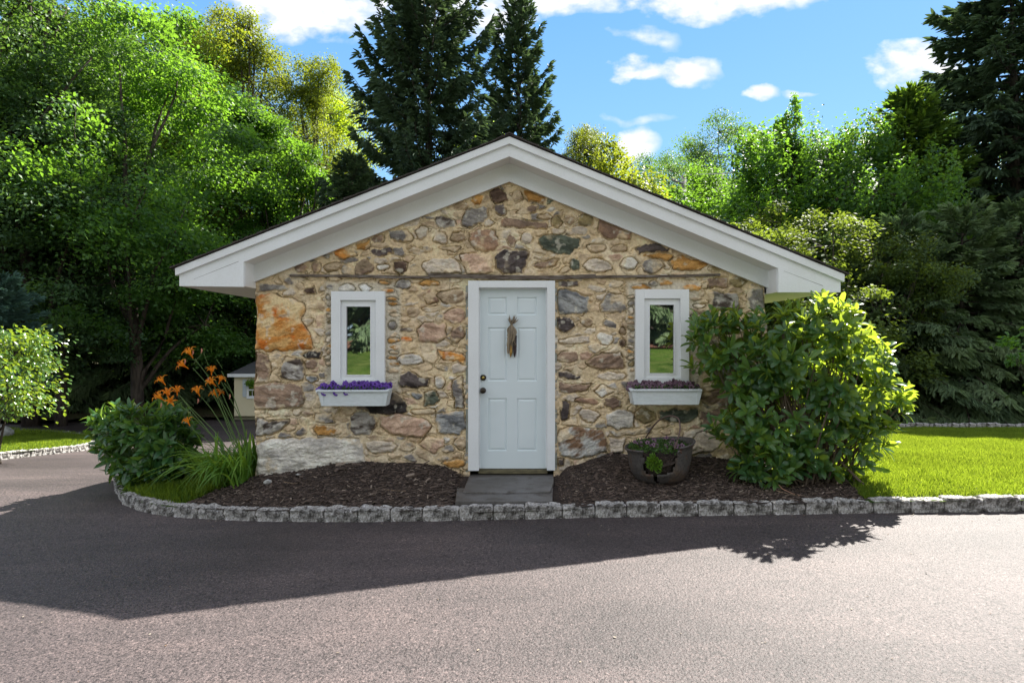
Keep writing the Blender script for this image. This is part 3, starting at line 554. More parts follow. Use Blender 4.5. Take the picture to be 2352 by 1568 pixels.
# ---- door
def door():
    yc = .0
    o = rect(1075, 1275, 644.5, 1081, -.048); i = rect(1099.8, 1256.5, 660.5, 1084, -.048)
    mb = MB(); x0, x1, z0, z1 = o; mb.box(x0, i[0], -.048, .10, z0, z1); mb.box(i[1], x1, -.048, .10, z0+.004, z1); mb.box(i[0], i[1], -.048, .10, i[3], z1)
    mb.box(i[0], i[0]+.012, .004, .05, z0+.02, i[3]); mb.box(i[1]-.012, i[1], .004, .05, z0+.02, i[3]); mb.box(i[0]+.012, i[1]-.012, .004, .05, i[3]-.012, i[3])
    mb.build('door_frame', M['trim'], house, bevel=.003)
    # cement fillets beside the frame
    mb = MB(); mb.box(x0-.028, x0, -.004, .05, z0-.03, z1-.05); mb.box(x1, x1+.024, -.004, .05, z0-.03, z1-.08)
    mb.build('cement_fillet', mat('grey_cement', (.34, .35, .32), .9, .2, noise=[(12, 4, (.22, .24, .2), .4, .7)], bump=(60, 4, .5, .005)), house)
    ys = .03
    s = rect(1101.5, 1254.8, 662, 1075.4, ys)
    pan = [rect(*p, ys) for p in ((1120.5, 1164.4, 682.5, 723.5), (1187.5, 1232.9, 682.5, 723.5), (1120.5, 1164.4, 751.7, 875), (1187.5, 1232.9, 751.7, 875), (1120.5, 1164.4, 914.3, 1035), (1187.5, 1232.9, 914.3, 1035))]
    xs = sorted({s[0], s[1]} | {p[0] for p in pan[:2]} | {p[1] for p in pan[:2]}); zs = sorted({s[2], s[3]} | {p[2] for p in pan} | {p[3] for p in pan})
    pan = [(min(xs, key=lambda v: abs(v-p[0])), min(xs, key=lambda v: abs(v-p[1])), min(zs, key=lambda v: abs(v-p[2])), min(zs, key=lambda v: abs(v-p[3]))) for p in pan]
    mb = MB()
    for a, b in zip(xs, xs[1:]):
        for c, d in zip(zs, zs[1:]):
            if any(p[0] <= (a+b)/2 <= p[1] and p[2] <= (c+d)/2 <= p[3] for p in pan): continue
            mb.add([(a, ys, c), (b, ys, c), (b, ys, d), (a, ys, d)], [(0, 1, 2, 3)])
    for p in pan:
        def ring(e, y): return [(p[0]+e, y, p[2]+e), (p[1]-e, y, p[2]+e), (p[1]-e, y, p[3]-e), (p[0]+e, y, p[3]-e)]
        rs = [ring(0, ys), ring(.006, ys+.011), ring(.014, ys+.012), ring(.030, ys+.003), ring(.034, ys+.003)]
        v = sum(rs, []); f = []
        for k in range(len(rs)-1):
            for j in range(4): f.append((k*4+j, k*4+(j+1) % 4, k*4+4+(j+1) % 4, k*4+4+j))
        f.append((16, 17, 18, 19)); mb.add(v, f)
    x0, x1, z0, z1 = s
    mb.add([(x0, ys, z0), (x1, ys, z0), (x1, ys, z1), (x0, ys, z1), (x0, ys+.04, z0), (x1, ys+.04, z0), (x1, ys+.04, z1), (x0, ys+.04, z1)], [(0, 4, 5, 1), (1, 5, 6, 2), (2, 6, 7, 3), (3, 7, 4, 0), (7, 6, 5, 4)])
    dr = mb.build('door', M['doorpaint'], house)
    def lathe(cx, cz, prof, name, m, par, k=24):
        an = np.arange(k)*2*np.pi/k; v = []
        for (y, r_) in prof: v += [(cx+r_*math.cos(a), y, cz+r_*math.sin(a)) for a in an]
        f = []
        for i in range(len(prof)-1):
            for j in range(k): f.append((i*k+j, i*k+(j+1) % k, (i+1)*k+(j+1) % k, (i+1)*k+j))
        f.append(tuple((len(prof)-1)*k+j for j in range(k)))
        return MB().add(v, f).build(name, m, par, smooth=True)
    a = q(1110, 866.8, ys); b = lathe(a[0], a[1], [(ys, .034), (ys-.012, .033), (ys-.018, .026), (ys-.019, .02)], 'deadbolt', M['black_metal'], dr)
    lathe(a[0], a[1], [(ys-.019, .015), (ys-.026, .014), (ys-.027, .004)], 'lock_cylinder', M['brass'], dr)
    a = q(1109.5, 896.4, ys); lathe(a[0], a[1], [(ys, .034), (ys-.008, .032), (ys-.012, .014), (ys-.035, .012), (ys-.042, .024), (ys-.058, .031), (ys-.07, .027), (ys-.076, .012)], 'door_knob', M['black_metal'], dr)
    MB().box(x0-.01, x1+.01, -.01, .10, z0-.05, z0-.008).build('threshold', mat('old_threshold', (.16, .14, .08), .8, .3, noise=[(14, 4, (.07, .06, .04), .4, .7, (1, 1, 6))], bump=(20, 3, .5, .01)), house)
    MB().box(x0-.1, x1+.1, .11, .13, -.1, z1+.05).build('door_backing', M['black_metal'], house)  # dark backing sheet behind the whole door opening
door()
# ================================================================ ground
M['asphalt'] = mat('asphalt', (.084, .0665, .066), .62, .42, obj=False,
    noise=[(.3, 4, (.62, .62, .63, 1), .42, .60, (1, 2.0, 1)), (1.5, 5, (1.28, 1.25, 1.23, 1), .48, .66, (.5, 2.4, 1)), (42, 4, (.45, .45, .46, 1), .54, .63), (85, 3, (.40, .40, .42, 1), .50, .60), (55, 2, (1.9, 1.85, 1.8, 1), .56, .68), (190, 2, (.5, .5, .5, 1), .5, .64)],
    bump=[(70, 4, .8, .010), (150, 2, .6, .005), (6, 3, .15, .02)])
M['grassland'] = mat('grass_ground', (.055, .11, .014), .95, .1, obj=False, noise=[(.35, 4, (.55, .6, .5, 1), .42, .6), (9, 5, (1.7, 1.6, 1.6, 1), .5, .66), (12, 4, (.4, .45, .4, 1), .5, .62), (2, 4, (.09, .12, .03), .4, .7), (40, 3, (.6, .6, .5, 1), .4, .7)], bump=(50, 3, .8, .03))
M['soil'] = mat('dark_bark_mulch', (.066, .052, .045), .95, .15, obj=False, noise=[(3, 4, (.7, .7, .75, 1), .4, .7), (45, 4, (.085, .058, .047), .52, .72, (1, 2.2, 1)), (90, 3, (.4, .4, .4, 1), .5, .65)], bump=[(40, 5, 1.0, .03), (120, 3, .8, .01)])
M['woodfloor'] = mat('woodland_floor', (.05, .04, .022), .95, .1, obj=False, noise=[(1.2, 4, (.045, .07, .015), .42, .62), (30, 4, (.09, .065, .045), .5, .72)], bump=(14, 4, .9, .05))
def sheet(name, xs, ys, zf_, m, keep=None):
    X, Y = np.meshgrid(xs, ys); Z = zf_(X, Y); idx = np.arange(X.size).reshape(X.shape)
    f = np.stack([idx[:-1, :-1], idx[:-1, 1:], idx[1:, 1:], idx[1:, :-1]], -1)
    if keep is not None:
        xc = (X[:-1, :-1]+X[1:, 1:])/2; yc = (Y[:-1, :-1]+Y[1:, 1:])/2; f = f[keep(xc, yc)]
    else: f = f.reshape(-1, 4)
    mb = MB(); mb.add(np.stack([X, Y, Z], -1).reshape(-1, 3), f); o = mb.build(name, m, None, smooth=True); o['kind'] = 'structure'; return o
def inpoly(X, Y, poly):
    ins = np.zeros(np.shape(X), bool); n = len(poly)
    for i in range(n):
        a = poly[i]; b = poly[(i+1) % n]
        ins ^= ((a[1] > Y) != (b[1] > Y)) & (X < (b[0]-a[0])*(Y-a[1])/(b[1]-a[1]+1e-12)+a[0])
    return ins
ax = np.unique(np.concatenate([np.linspace(-12, 14, 105), np.linspace(-60, -12, 20), np.linspace(14, 60, 20)]))
ay = np.unique(np.concatenate([np.linspace(-14, 15, 117), np.linspace(-24, -14, 15)]))
sheet('driveway', ax, ay, gz, M['asphalt'])
# kerb line in front of the cottage, read along its foot
KERB = [(262, 1105), (264, 1122), (272, 1145), (286, 1160), (310, 1170), (350, 1179.5), (400, 1186.5), (500, 1193), (600, 1196.5), (720, 1198), (850, 1198), (1050, 1195.5), (1280, 1190), (1500, 1186), (1750, 1182), (2000, 1178), (2352, 1173.5), (2600, 1171)]
kp = [PG(*p)[:2] for p in KERB]
kp = [(kp[0][0]+.12, kp[0][1]+1.0), (kp[0][0]+.02, kp[0][1]+.5)]+kp
kp = [(kp[0][0]+.5, 4.5)]+kp
def resample(pts, step):
    pts = np.array(pts); d = np.concatenate([[0], np.cumsum(np.hypot(*np.diff(pts, axis=0).T))])
    t = np.arange(0, d[-1], .02); fx = np.interp(t, d, pts[:, 0]); fy = np.interp(t, d, pts[:, 1])
    k = np.ones(15)/15; fx2 = np.convolve(np.pad(fx, 7, 'edge'), k, 'valid'); fy2 = np.convolve(np.pad(fy, 7, 'edge'), k, 'valid')
    return t, fx2, fy2
kt, kx, ky = resample(kp, .02)
def kerb_y(x):                               # y of the kerb foot in front of the island
    sel = np.argmin(kx); return np.interp(x, kx[sel:], ky[sel:])
M['granite'] = mat('weathered_granite', (.42, .41, .395), .9, .2,
    noise=[(8, 6, (.075, .07, .064), .43, .57), (22, 5, (.60, .59, .59), .58, .70), (60, 5, (.5, .48, .47, 1), .46, .6), (9, 3, (.36, .42, .37), .66, .72)],
    bump=[(16, 5, .9, .02), (70, 4, .7, .008)])
M['mortar'] = mat('kerb_mortar', (.16, .15, .14), .95, .1, obj=False, noise=[(20, 4, (.09, .09, .08), .4, .7)], bump=(60, 4, .6, .006))
def block_mesh(L, H, W, seed):               # one rough split granite block; origin at the foot of its front face
    n = 11; r_ = random.Random(seed); vs = {}; mb_v = []; fs = []
    def key(i, j, k):
        if (i, j, k) not in vs:
            u, v, w_ = i/n*2-1, j/n*2-1, k/n*2-1
            def rnd(a, e): return a
            p = np.array([u, v, w_]); e = .16
            q_ = np.clip(p, -1+e, 1-e); dlt = p-q_; l = np.linalg.norm(dlt); p = q_+(dlt/l*e if l > 0 else 0)
            vs[(i, j, k)] = len(mb_v); mb_v.append(p)
        return vs[(i, j, k)]
    for a in range(n):
        for b in range(n):
            for s_ in (0, n):
                for ax_ in range(3):
                    def K(x, y):
                        t = [0, 0, 0]; t[ax_] = s_; t[(ax_+1) % 3] = x; t[(ax_+2) % 3] = y; return key(*t)
                    f = [K(a, b), K(a+1, b), K(a+1, b+1), K(a, b+1)]
                    fs.append(tuple(f) if s_ else tuple(f[::-1]))
    v = np.array(mb_v); o = seed*13.7
    dn = fbm(v[:, 0]*2.2+o+v[:, 2]*.8, v[:, 1]*1.7+v[:, 2]*2.1+o, 5, .6)-.5
    dn2 = fbm(v[:, 0]*2.6+o+5, v[:, 2]*2.4+o, 5, .6)-.5
    out = v*np.array([L/2, W/2, H/2])
    out[:, 1] += dn2*.055*(v[:, 1] < -.3); out[:, 2] += dn*.045*(v[:, 2] > .3); out[:, 0] += dn*.02
    out[:, 2] += (v[:, 0]*r_.uniform(-.006, .006)); out += [0, W/2, H/2]
    return out, fs
def kerb(name, label, cat, t, fx, fy, start, end, Ls, Hh, Ww, side, nvar, zoff=0.0, mortar=True, group=None):
    """blocks laid along a line; side=+1: island on the left-hand side of travel"""
    root = thing(name, label, cat, (0, 0, 0)); me = []
    for k in range(nvar):
        v, f = block_mesh(Ls, Hh, Ww, k+1+int(Ls*100)); o = MB().add(v, f).build('kerb_block', M['granite'], root, smooth=True); me.append(o)
    tot = start; cnt = 0; r4 = random.Random(4); P_ = []
    while tot < end and cnt < 99:
        l_ = Ls*r4.uniform(.90, 1.12); tm = tot+l_/2
        x = np.interp(tm, t, fx); y = np.interp(tm, t, fy); x2 = np.interp(tm+.05, t, fx); y2 = np.interp(tm+.05, t, fy); x1 = np.interp(tm-.05, t, fx); y1 = np.interp(tm-.05, t, fy)
        a = math.atan2(y2-y1, x2-x1); o = me[cnt] if cnt < nvar else me[r4.randrange(nvar)].copy()
        if cnt >= nvar: sc.collection.objects.link(o); o.parent = root
        o.location = (x, y, float(gz(x, y))-.03+zoff+r4.uniform(-.006, .006)); o.rotation_euler = (r4.uniform(-.03, .03), r4.uniform(-.015, .015), a+r4.uniform(-.02, .02)+(0 if side > 0 else math.pi))
        o.scale = ((l_-.010)/Ls, r4.uniform(.92, 1.05), r4.uniform(.95, 1.06)); P_.append((x, y)); tot += l_; cnt += 1
    tt = np.arange(start, tot, .04); X = np.interp(tt, t, fx); Y = np.interp(tt, t, fy); dx = np.gradient(X); dy = np.gradient(Y); l = np.hypot(dx, dy); nx, ny = -dy/l*side, dx/l*side
    v = []; hz = gz(X, Y)+zoff
    for i in range(len(X)):
        for (o_, h_) in ((.018, -.05), (.022, Hh*.66), (Ww-.01, Hh*.70), (Ww, -.05)): v.append((X[i]+nx[i]*o_, Y[i]+ny[i]*o_, hz[i]+h_))
    f = [(i*4+j, i*4+(j+1) % 4, i*4+4+(j+1) % 4, i*4+4+j) for i in range(len(X)-1) for j in range(4)]+[(0, 1, 2, 3), tuple(len(v)-4+j for j in (3, 2, 1, 0))]
    MB().add(v, f).build('mortar_joint', M['mortar'], root)
    return root
kerb('cobble_kerb', 'grey granite block kerb curving in front of the stone cottage', 'kerb', kt, kx, ky, 1.6, kt[-1]-.3, .315, .140, .13, 1, 9)
# ---- the island: bed of mulch and grass behind that kerb
isl = list(zip(kx, ky)); isl = isl[::6]+[(14, isl[-1][1]), (14, 7.1), (kx[0], 7.1)]
WB = [(-4.9, .0), (XL-.4, .03), (XL, .135), (-2.35, .22), (-2.0, .30), (-1.2, .30), (-.75, .25), (-.62, .18), (-.56, .165), (.52, .165), (.56, .22), (.9, .33), (1.1, .39), (1.6, .39), (2.1, .36), (XR, .30), (3.4, .26), (5, .27), (14, .30)]
def gtop(x, y):                              # surface of the island
    x = np.asarray(x, float); y = np.asarray(y, float); ykk = kerb_y(np.clip(x, -4.4, 8))+.12
    zk = gz(x, ykk)+.10; zw = np.interp(x, [p[0] for p in WB], [p[1] for p in WB])
    t = np.clip((y-ykk)/np.maximum(0-ykk, .2), 0, 1); t = np.where(ykk > -.2, np.clip((y-ykk)/.8, 0, 1), t)
    t2 = t**np.where(np.abs(x+.02) > .6, 1.6, 1.0); z = zk*(1-t2)+zw*t2+.022*np.sin(np.pi*t)*(np.abs(x+.02) > .6)
    z = z-.025*(np.abs(x+.02) < .6); z = z+(fbm(x*3, y*3, 3)-.5)*.03*np.clip(t*6, 0, 1)*(np.abs(x+.02) > .62)
    yb = np.clip(y, 0, 9); return z-.1*np.where(yb < 1, yb*yb*.5, yb-.5)
BM = [(-3.35, -.62), (-3.2, -.40), (-2.95, -.10), (-2.9, .5), (-2.9, 5.6), (2.9, 5.6), (3.4, .9), (3.35, .2), (3.45, -.45), (3.18, -1.4), (-3.45, -1.4)]
def ismulch(x, y): return inpoly(np.asarray(x)+(fbm(np.asarray(x)*4, np.asarray(y)*4, 3)-.5)*.25, np.asarray(y)+(fbm(np.asarray(x)*4+9, np.asarray(y)*4, 3)-.5)*.2, BM)
gx = np.unique(np.round(np.concatenate([np.arange(-5.6, 5.6, .035), np.arange(5.6, 14, .15)]), 4)); gy = np.unique(np.round(np.concatenate([np.arange(-1.5, .6, .035), np.arange(.6, 7.1, .15)]), 4))
ker_in = lambda X, Y: inpoly(X, Y, isl)
sheet('planting_bed', gx, gy, gtop, M['soil'], lambda X, Y: ker_in(X, Y) & ismulch(X, Y))
sheet('lawn', gx, gy, gtop, M['grassland'], lambda X, Y: ker_in(X, Y) & ~ismulch(X, Y))
# ---- ground beyond: woodland floor, rear bed, far lawn
def gfar(x, y):
    x = np.asarray(x, float); y = np.asarray(y, float)
    return gz(x, y)+np.clip((y-8)/3, 0, 1)*.10+np.clip((y-14)*.03, 0, 4)*(x > 0)
fx_ = np.unique(np.concatenate([np.linspace(-400, -40, 12), np.linspace(-40, 40, 120), np.linspace(40, 400, 12)]))
sheet('woodland_floor', fx_, np.unique(np.concatenate([np.linspace(7.15, 40, 80), np.linspace(40, 600, 20)])), lambda X, Y: gfar(X, Y)+.02, M['woodfloor'],
      lambda X, Y: (X > 1.5) | (Y > 13.0+.12*(X+5)))
sheet('rear_slope', fx_, np.linspace(-70, -11.5, 60), lambda X, Y: gz(X, Y)+.06, M['grassland'], lambda X, Y: ~((Y > -15.5+.0*X) & (Y < -13.2) & (X > 3)))
# ---- paving slabs at the door
M['bluestone'] = mat('worn_bluestone', (.095, .088, .082), .55, .4, obj=False, noise=[(2.2, 4, (.145, .14, .14), .42, .65, (1, 2, 1)), (9, 4, (.07, .062, .055), .5, .7), (60, 3, (.7, .7, .7, 1), .5, .7)], bump=[(5, 4, .3, .01), (50, 4, .4, .003)])
def slab(name, label, pts, ztop, th):
    mb = MB(); n = len(pts); mb.add([(x, y, ztop+dz) for x, y, dz in pts]+[(x, y, ztop+dz-th) for x, y, dz in pts], [tuple(range(n)), tuple(range(2*n-1, n-1, -1))]+[(i, i+n, (i+1) % n+n, (i+1) % n) for i in range(n)])
    mb.v[0] = np.asarray(mb.v[0]); o = mb.build(name, M['bluestone'], None, bevel=.006); tag(o, label, 'paving slab'); return o
def pxy(px, py, z): d = (CAMZ-z)*F/(py-784); return ((px-1176)*d/F, d+CAMY)
sl1 = [pxy(1063, 1127, .165), pxy(1160, 1127.5, .165), pxy(1264, 1126, .165), pxy(1272, 1105, .165), pxy(1271, 1086, .165), pxy(1079, 1086, .165)]
slab('paving_slab', 'upper grey bluestone slab directly under the white door', [(x, y, 0) for x, y in sl1], .155, .05)
sl2 = [(pxy(1040, 1168, .13)[0], kerb_y(0)+.13, -.005), (pxy(1273, 1168, .13)[0], kerb_y(0)+.13, -.005), (*pxy(1270, 1120, .14), 0), (*pxy(1050, 1120, .14), 0)]
slab('paving_slab', 'lower grey bluestone slab between the upper slab and the kerb', sl2, .139, .05)
# ---- mulch chips and litter
M['chips'] = mat('bark_chips', (1, 1, 1), .9, .15, attr=True, bump=(60, 3, .4, .004))
def chips():
    r5 = np.random.default_rng(11); n = 26000
    x = r5.uniform(-3.5, 3.9, n); y = r5.uniform(-1.25, .05, n)
    ok = ker_in(x, y) & (y > kerb_y(x)+.10) & ismulch(x, y) & (y < -.02) & ~((x > -.55) & (x < .46)) ; x, y = x[ok], y[ok]; n = len(x)
    z = gtop(x, y)+r5.uniform(-.003, .012, n); an = r5.normal(0, .9, n); L = r5.uniform(.012, .045, n)*(1+(r5.random(n) < .04)*1.2); W = L*r5.uniform(.15, .35, n)
    ax_ = np.stack([np.cos(an), np.sin(an), r5.normal(0, .25, n)], 1); nr = unit(np.stack([r5.normal(0, .4, n), r5.normal(0, .4, n)-.2, np.ones(n)], 1))
    t = r5.random(n)[:, None]; col = np.array([.036, .027, .022])*(1-t)+np.array([.140, .106, .088])*t
    pale = r5.random(n) < .05; col[pale] = np.array([.26, .21, .17])*r5.uniform(.6, 1.2, (pale.sum(), 1))
    T = (np.array([(-.5, 0, 0), (.5, 0, 0), (.5, 1, 0), (-.5, 1, 0), (-.4, .02, .12), (.4, .02, .12), (.4, .98, .12), (-.4, .98, .12)]), [(4, 5, 6, 7), (0, 1, 5, 4), (1, 2, 6, 5), (2, 3, 7, 6), (3, 0, 4, 7)])
    mb = MB(); add_leaves(mb, T, np.stack([x, y, z], 1), ax_, nr, L, W, col)
    tag(mb.build('wood_chips', M['chips'], None), 'loose dark brown bark chips covering the beds by the cottage', 'mulch', kind='stuff')
chips()
M['straw'] = mat('dry_straw', (.36, .26, .17), .8, .2)
M['dry_twig'] = mat('dry_reddish_stem', (.42, .24, .17), .7, .2)
M['palestone'] = mat('pale_stone', (.5, .5, .48), .85, .2, noise=[(12, 4, (.3, .29, .27), .45, .65)], bump=(20, 5, .7, .02))
def rockmesh(name, label, cat, loc, sz, seed, m):
    mb = MB(); n = 20; k = 28; th = np.linspace(0, math.pi, n); ph = np.arange(k)*2*math.pi/k; T_, P_ = np.meshgrid(th, ph, indexing='ij')
    d = np.stack([np.sin(T_)*np.cos(P_), np.sin(T_)*np.sin(P_), np.cos(T_)], -1)
    r_ = 1+(fbm(d[..., 0]*1.6+seed, d[..., 1]*1.6+d[..., 2]*1.3+seed, 4)-.5)*.9
    v = d*r_[..., None]*np.array(sz); idx = np.arange(n*k).reshape(n, k)
    f = np.stack([idx[:-1], idx[1:], np.roll(idx, -1, 1)[1:], np.roll(idx, -1, 1)[:-1]], -1).reshape(-1, 4)
    o = mb.add(v.reshape(-1, 3), f).build(name, m, None, smooth=True); o.location = loc; tag(o, label, cat); return o
def gat(px, py, off=0):                      # island surface seen at a photo position
    d = 5.5
    for _ in range(80):
        x = (px-1176)*d/F; z = float(gtop(x, d+CAMY))+off; d = .6*d+.4*(CAMZ-z)*F/(py-784)
    return ((px-1176)*d/F, d+CAMY, z)
a = gat(615, 1110, .0); rockmesh('white_stone', 'small rounded white stone on the mulch near the left corner of the cottage', 'stone', (a[0], a[1], a[2]+.015), (.042, .04, .026), 3, M['palestone'])
a = gat(688, 1092, .0); rockmesh('flat_stone', 'flat pale stone lying in the mulch against the big foot stone of the wall', 'stone', (a[0], -.08, a[2]-.0), (.075, .05, .018), 8, M['palestone'])
def stick(name, label, pxs, m, r_):
    pts = [gat(*p[:2], p[2] if len(p) > 2 else .012) for p in pxs]; pts = np.array(pts); t = np.linspace(0, len(pts)-1, 14)
    pts = np.stack([np.interp(t, range(len(pts)), pts[:, i]) for i in range(3)], 1)
    tag(MB().tube(pts, np.linspace(r_, r_*.4, 14), 5).build(name, m, None), label, 'twig')
stick('dry_stem', 'dry reddish stem on the mulch right of the iron cauldron', [(1788, 1112, .05), (1797, 1122, .03), (1818, 1132), (1842, 1138)], M['dry_twig'], .005)
stick('dry_stem', 'thin pale stem lying under the dry reddish stem', [(1783, 1126, .02), (1800, 1131), (1836, 1139)], M['straw'], .003)
stick('straw', 'long pale straw on the mulch below the left window box', [(770, 1064, .02), (812, 1058, .03), (850, 1053)], M['straw'], .003)
stick('straw', 'pale straw low on the mulch left of the slabs', [(880, 1123), (905, 1126), (932, 1127)], M['straw'], .003)
stick('straw', 'short pale straw in the mulch near the left corner', [(652, 1106), (672, 1110), (690, 1109)], M['straw'], .003)
# ---- grass
M['blades'] = leafmat('grass_blades', (.045, .115, .014), (.16, .225, .030), (.50, .64, .045), trans=.45, rough=.55, spec=.25, nscale=2.2)
BL = (np.array([(-.5, 0, 0), (.5, 0, 0), (.3, .6, .05), (0, 1, .22), (-.3, .6, .05)]), [(0, 1, 2, 3, 4)])
def grass(name, label, region, n, zf_, hmin, hmax, seed, wid=.005):
    r6 = np.random.default_rng(seed); x, y = region(r6, n); n = len(x); pos = np.stack([x, y, zf_(x, y)-.004], 1)
    ax_ = np.stack([r6.normal(0, .38, n), r6.normal(0, .38, n), np.ones(n)], 1); nr = rdir(n, r6); nr[:, 2] *= .2
    L = r6.uniform(hmin, hmax, n)*(.75+.5*fbm(x*1.5, y*1.5, 3)); dist = np.hypot(x, y-CAMY); W = wid*np.maximum(1, dist/6)*r6.uniform(.7, 1.3, n)
    dry = (fbm(x*1.1+3, y*2.2+7, 4) > .60)[:, None]
    col = np.stack([r6.uniform(0, .9, n)+.35*dry[:, 0], r6.random(n), r6.random(n)], 1)
    mb = MB(); add_leaves(mb, BL, pos, ax_, nr, L, W, col); o = mb.build(name, M['blades'], None); tag(o, label, 'grass', kind='stuff'); return o
def reg_right(r_, n):
    d = r_.uniform(5.3, 13.9, n*2)**1.0; a = r_.uniform((1880-1176)/F, (2480-1176)/F, n*2); w_ = r_.random(n*2) < (d/13.9)*.9+.25; x = a*d; y = d+CAMY
    ok = w_ & ker_in(x, y) & ~ismulch(x, y) & (y > kerb_y(np.clip(x, -4, 8))+.11) & (y < 6.9); return x[ok], y[ok]
grass('grass', 'bright sunlit lawn grass right of the cottage', reg_right, 120000, gtop, .035, .075, 21)
def reg_left(r_, n):
    x = r_.uniform(-5.4, -2.7, n); y = r_.uniform(-1.1, 2.5, n); ky_ = kerb_y(np.clip(x, -4.4, 8))
    ins = ker_in(x, y) & ~ismulch(x, y) & ker_in(x-.09, y) & ker_in(x, y-.11) & ((y < .3) | (r_.random(n) < .35)); return x[ins], y[ins]
grass('grass', 'shaded strip of grass inside the curved kerb at the left', reg_left, 60000, gtop, .05, .11, 22, .006)
# ---- second island at the far left
K2 = [(-260, 1075), (-120, 1066), (0, 1056.5), (60, 1049), (139, 1041), (190, 1035), (215, 1030), (228, 1022), (222, 1013), (205, 1006), (156, 1000), (69, 995.5), (0, 992), (-120, 988), (-260, 985)]
k2 = [PG(*p)[:2] for p in K2]; t2, x2, y2 = resample(k2, .02)
isl2 = list(zip(x2[::10], y2[::10]))
kerb('cobble_kerb', 'pale granite block kerb round the tip of the far left lawn', 'kerb', t2, x2, y2, .2, t2[-1], .24, .15, .14, 1, 4)
g2 = lambda X, Y: gz(X, Y)+.11+(fbm(np.asarray(X)*2, np.asarray(Y)*2, 2)-.5)*.04
bx = np.arange(min(x2)-.2, max(x2)+.2, .12); by = np.arange(min(y2)-.2, max(y2)+.2, .12)
sheet('far_lawn', bx, by, g2, M['grassland'], lambda X, Y: inpoly(X, Y, isl2))
def reg_far(r_, n):
    x = r_.uniform(min(x2), max(x2), n); y = r_.uniform(min(y2), max(y2), n); ok = inpoly(x, y, isl2) & inpoly(x+.12, y, isl2) & inpoly(x, y-.14, isl2); return x[ok], y[ok]
grass('grass', 'half sunlit lawn grass inside the far left kerb', reg_far, 60000, g2, .05, .09, 23)
a = PG(4, 1004, .1); rockmesh('boulder', 'pale boulder at the edge of the far left lawn', 'boulder', (a[0]-.12, a[1], a[2]+.10), (.30, .25, .20), 5, M['palestone'])
# ---- kerb behind the right lawn
kr = [PG(px, 1008, 0)[:2] for px in (1700, 2900)]; yk = 7.05
tt = np.arange(0, 14, .02); kerb('cobble_kerb', 'dark granite kerb with pale joints behind the right lawn', 'kerb', tt, 3+tt, tt*0+yk, 0, 13, .42, .24, .14, 1, 3, zoff=.04)
# mulch strip and litter under the right hand trees
def reg_litter():
    r_ = np.random.default_rng(31); n = 9000; x = r_.uniform(4, 17, n); y = r_.uniform(7.2, 11, n); z = gfar(x, y)+.03
    t = r_.random(n)[:, None]; col = np.array([.05, .03, .02])*(1-t)+np.array([.24, .15, .09])*t; an = r_.uniform(0, 6.3, n)
    mb = MB(); add_leaves(mb, LEAF4, np.stack([x, y, z], 1), np.stack([np.cos(an), np.sin(an), r_.normal(0, .2, n)], 1), np.array([[0, 0, 1.]])+r_.normal(0, .3, (n, 3)), r_.uniform(.04, .12, n), r_.uniform(.02, .05, n), col)
    tag(mb.build('leaf_litter', M['chips'], None), 'brown leaf litter under the dark trees behind the right lawn', 'leaf litter', kind='stuff')
reg_litter()

def grit():
    r_ = np.random.default_rng(71); n = 260; x = r_.uniform(-4.6, 6, n); y = kerb_y(np.clip(x, -4.3, 8))-np.abs(r_.exponential(.12, n))-.02; far = r_.random(n) < .35; y[far] = r_.uniform(-4.6, -1.2, far.sum())
    t = r_.random(n)[:, None]; col = np.array([.30, .27, .22])*(1-t)+np.array([.12, .07, .04])*t; an = r_.uniform(0, 6.3, n); mb = MB()
    add_leaves(mb, LEAF4, np.stack([x, y, gz(x, y)+.005], 1), np.stack([np.cos(an), np.sin(an), an*0+.05], 1), np.array([[0, 0, 1.]])+r_.normal(0, .25, (n, 3)), r_.uniform(.008, .026, n), r_.uniform(.005, .014, n), col)
    tag(mb.build('grit', M['chips'], None), 'scattered grit and bits of bark on the asphalt along the kerb', 'grit', kind='stuff')
grit()
# ================================================================ planting
M['bark'] = mat('grey_brown_bark', (.085, .07, .058), .9, .15, noise=[(5, 4, (.04, .033, .028), .4, .65, (3, 3, .6))], bump=(9, 4, .8, .03, (3, 3, .6)))
M['stem'] = mat('green_stem', (.10, .17, .05), .6, .3)
M['woodystem'] = mat('woody_stem', (.13, .10, .08), .85, .2)
M['rhodo'] = leafmat('rhododendron_leaves', (.034, .108, .046), (.095, .215, .045), (.62, .80, .06), trans=.44, rough=.30, spec=.55, nscale=3)
def blob_points(blobs, n, r_, cut=.86):
    """points on the outside of a union of ellipsoids -> position, outward normal"""
    A = np.array([4*math.pi*b[3]*b[5] for b in blobs]); A = A/A.sum(); out = []; nn = []
    pick = r_.choice(len(blobs), n, p=A); d = rdir(n, r_); B = np.array(blobs)[pick]; rad = r_.uniform(.74, 1.10, n)[:, None]
    p = B[:, :3]+d*B[:, 3:6]*rad; nr = unit(d/B[:, 3:6]); ok = np.ones(n, bool)
    for i, b in enumerate(blobs):
        q_ = (p-np.array(b[:3]))/np.array(b[3:6]); ok &= (np.linalg.norm(q_, axis=1) > cut) | (pick == i) & (rad[:, 0] > .8)
    return p[ok], nr[ok]
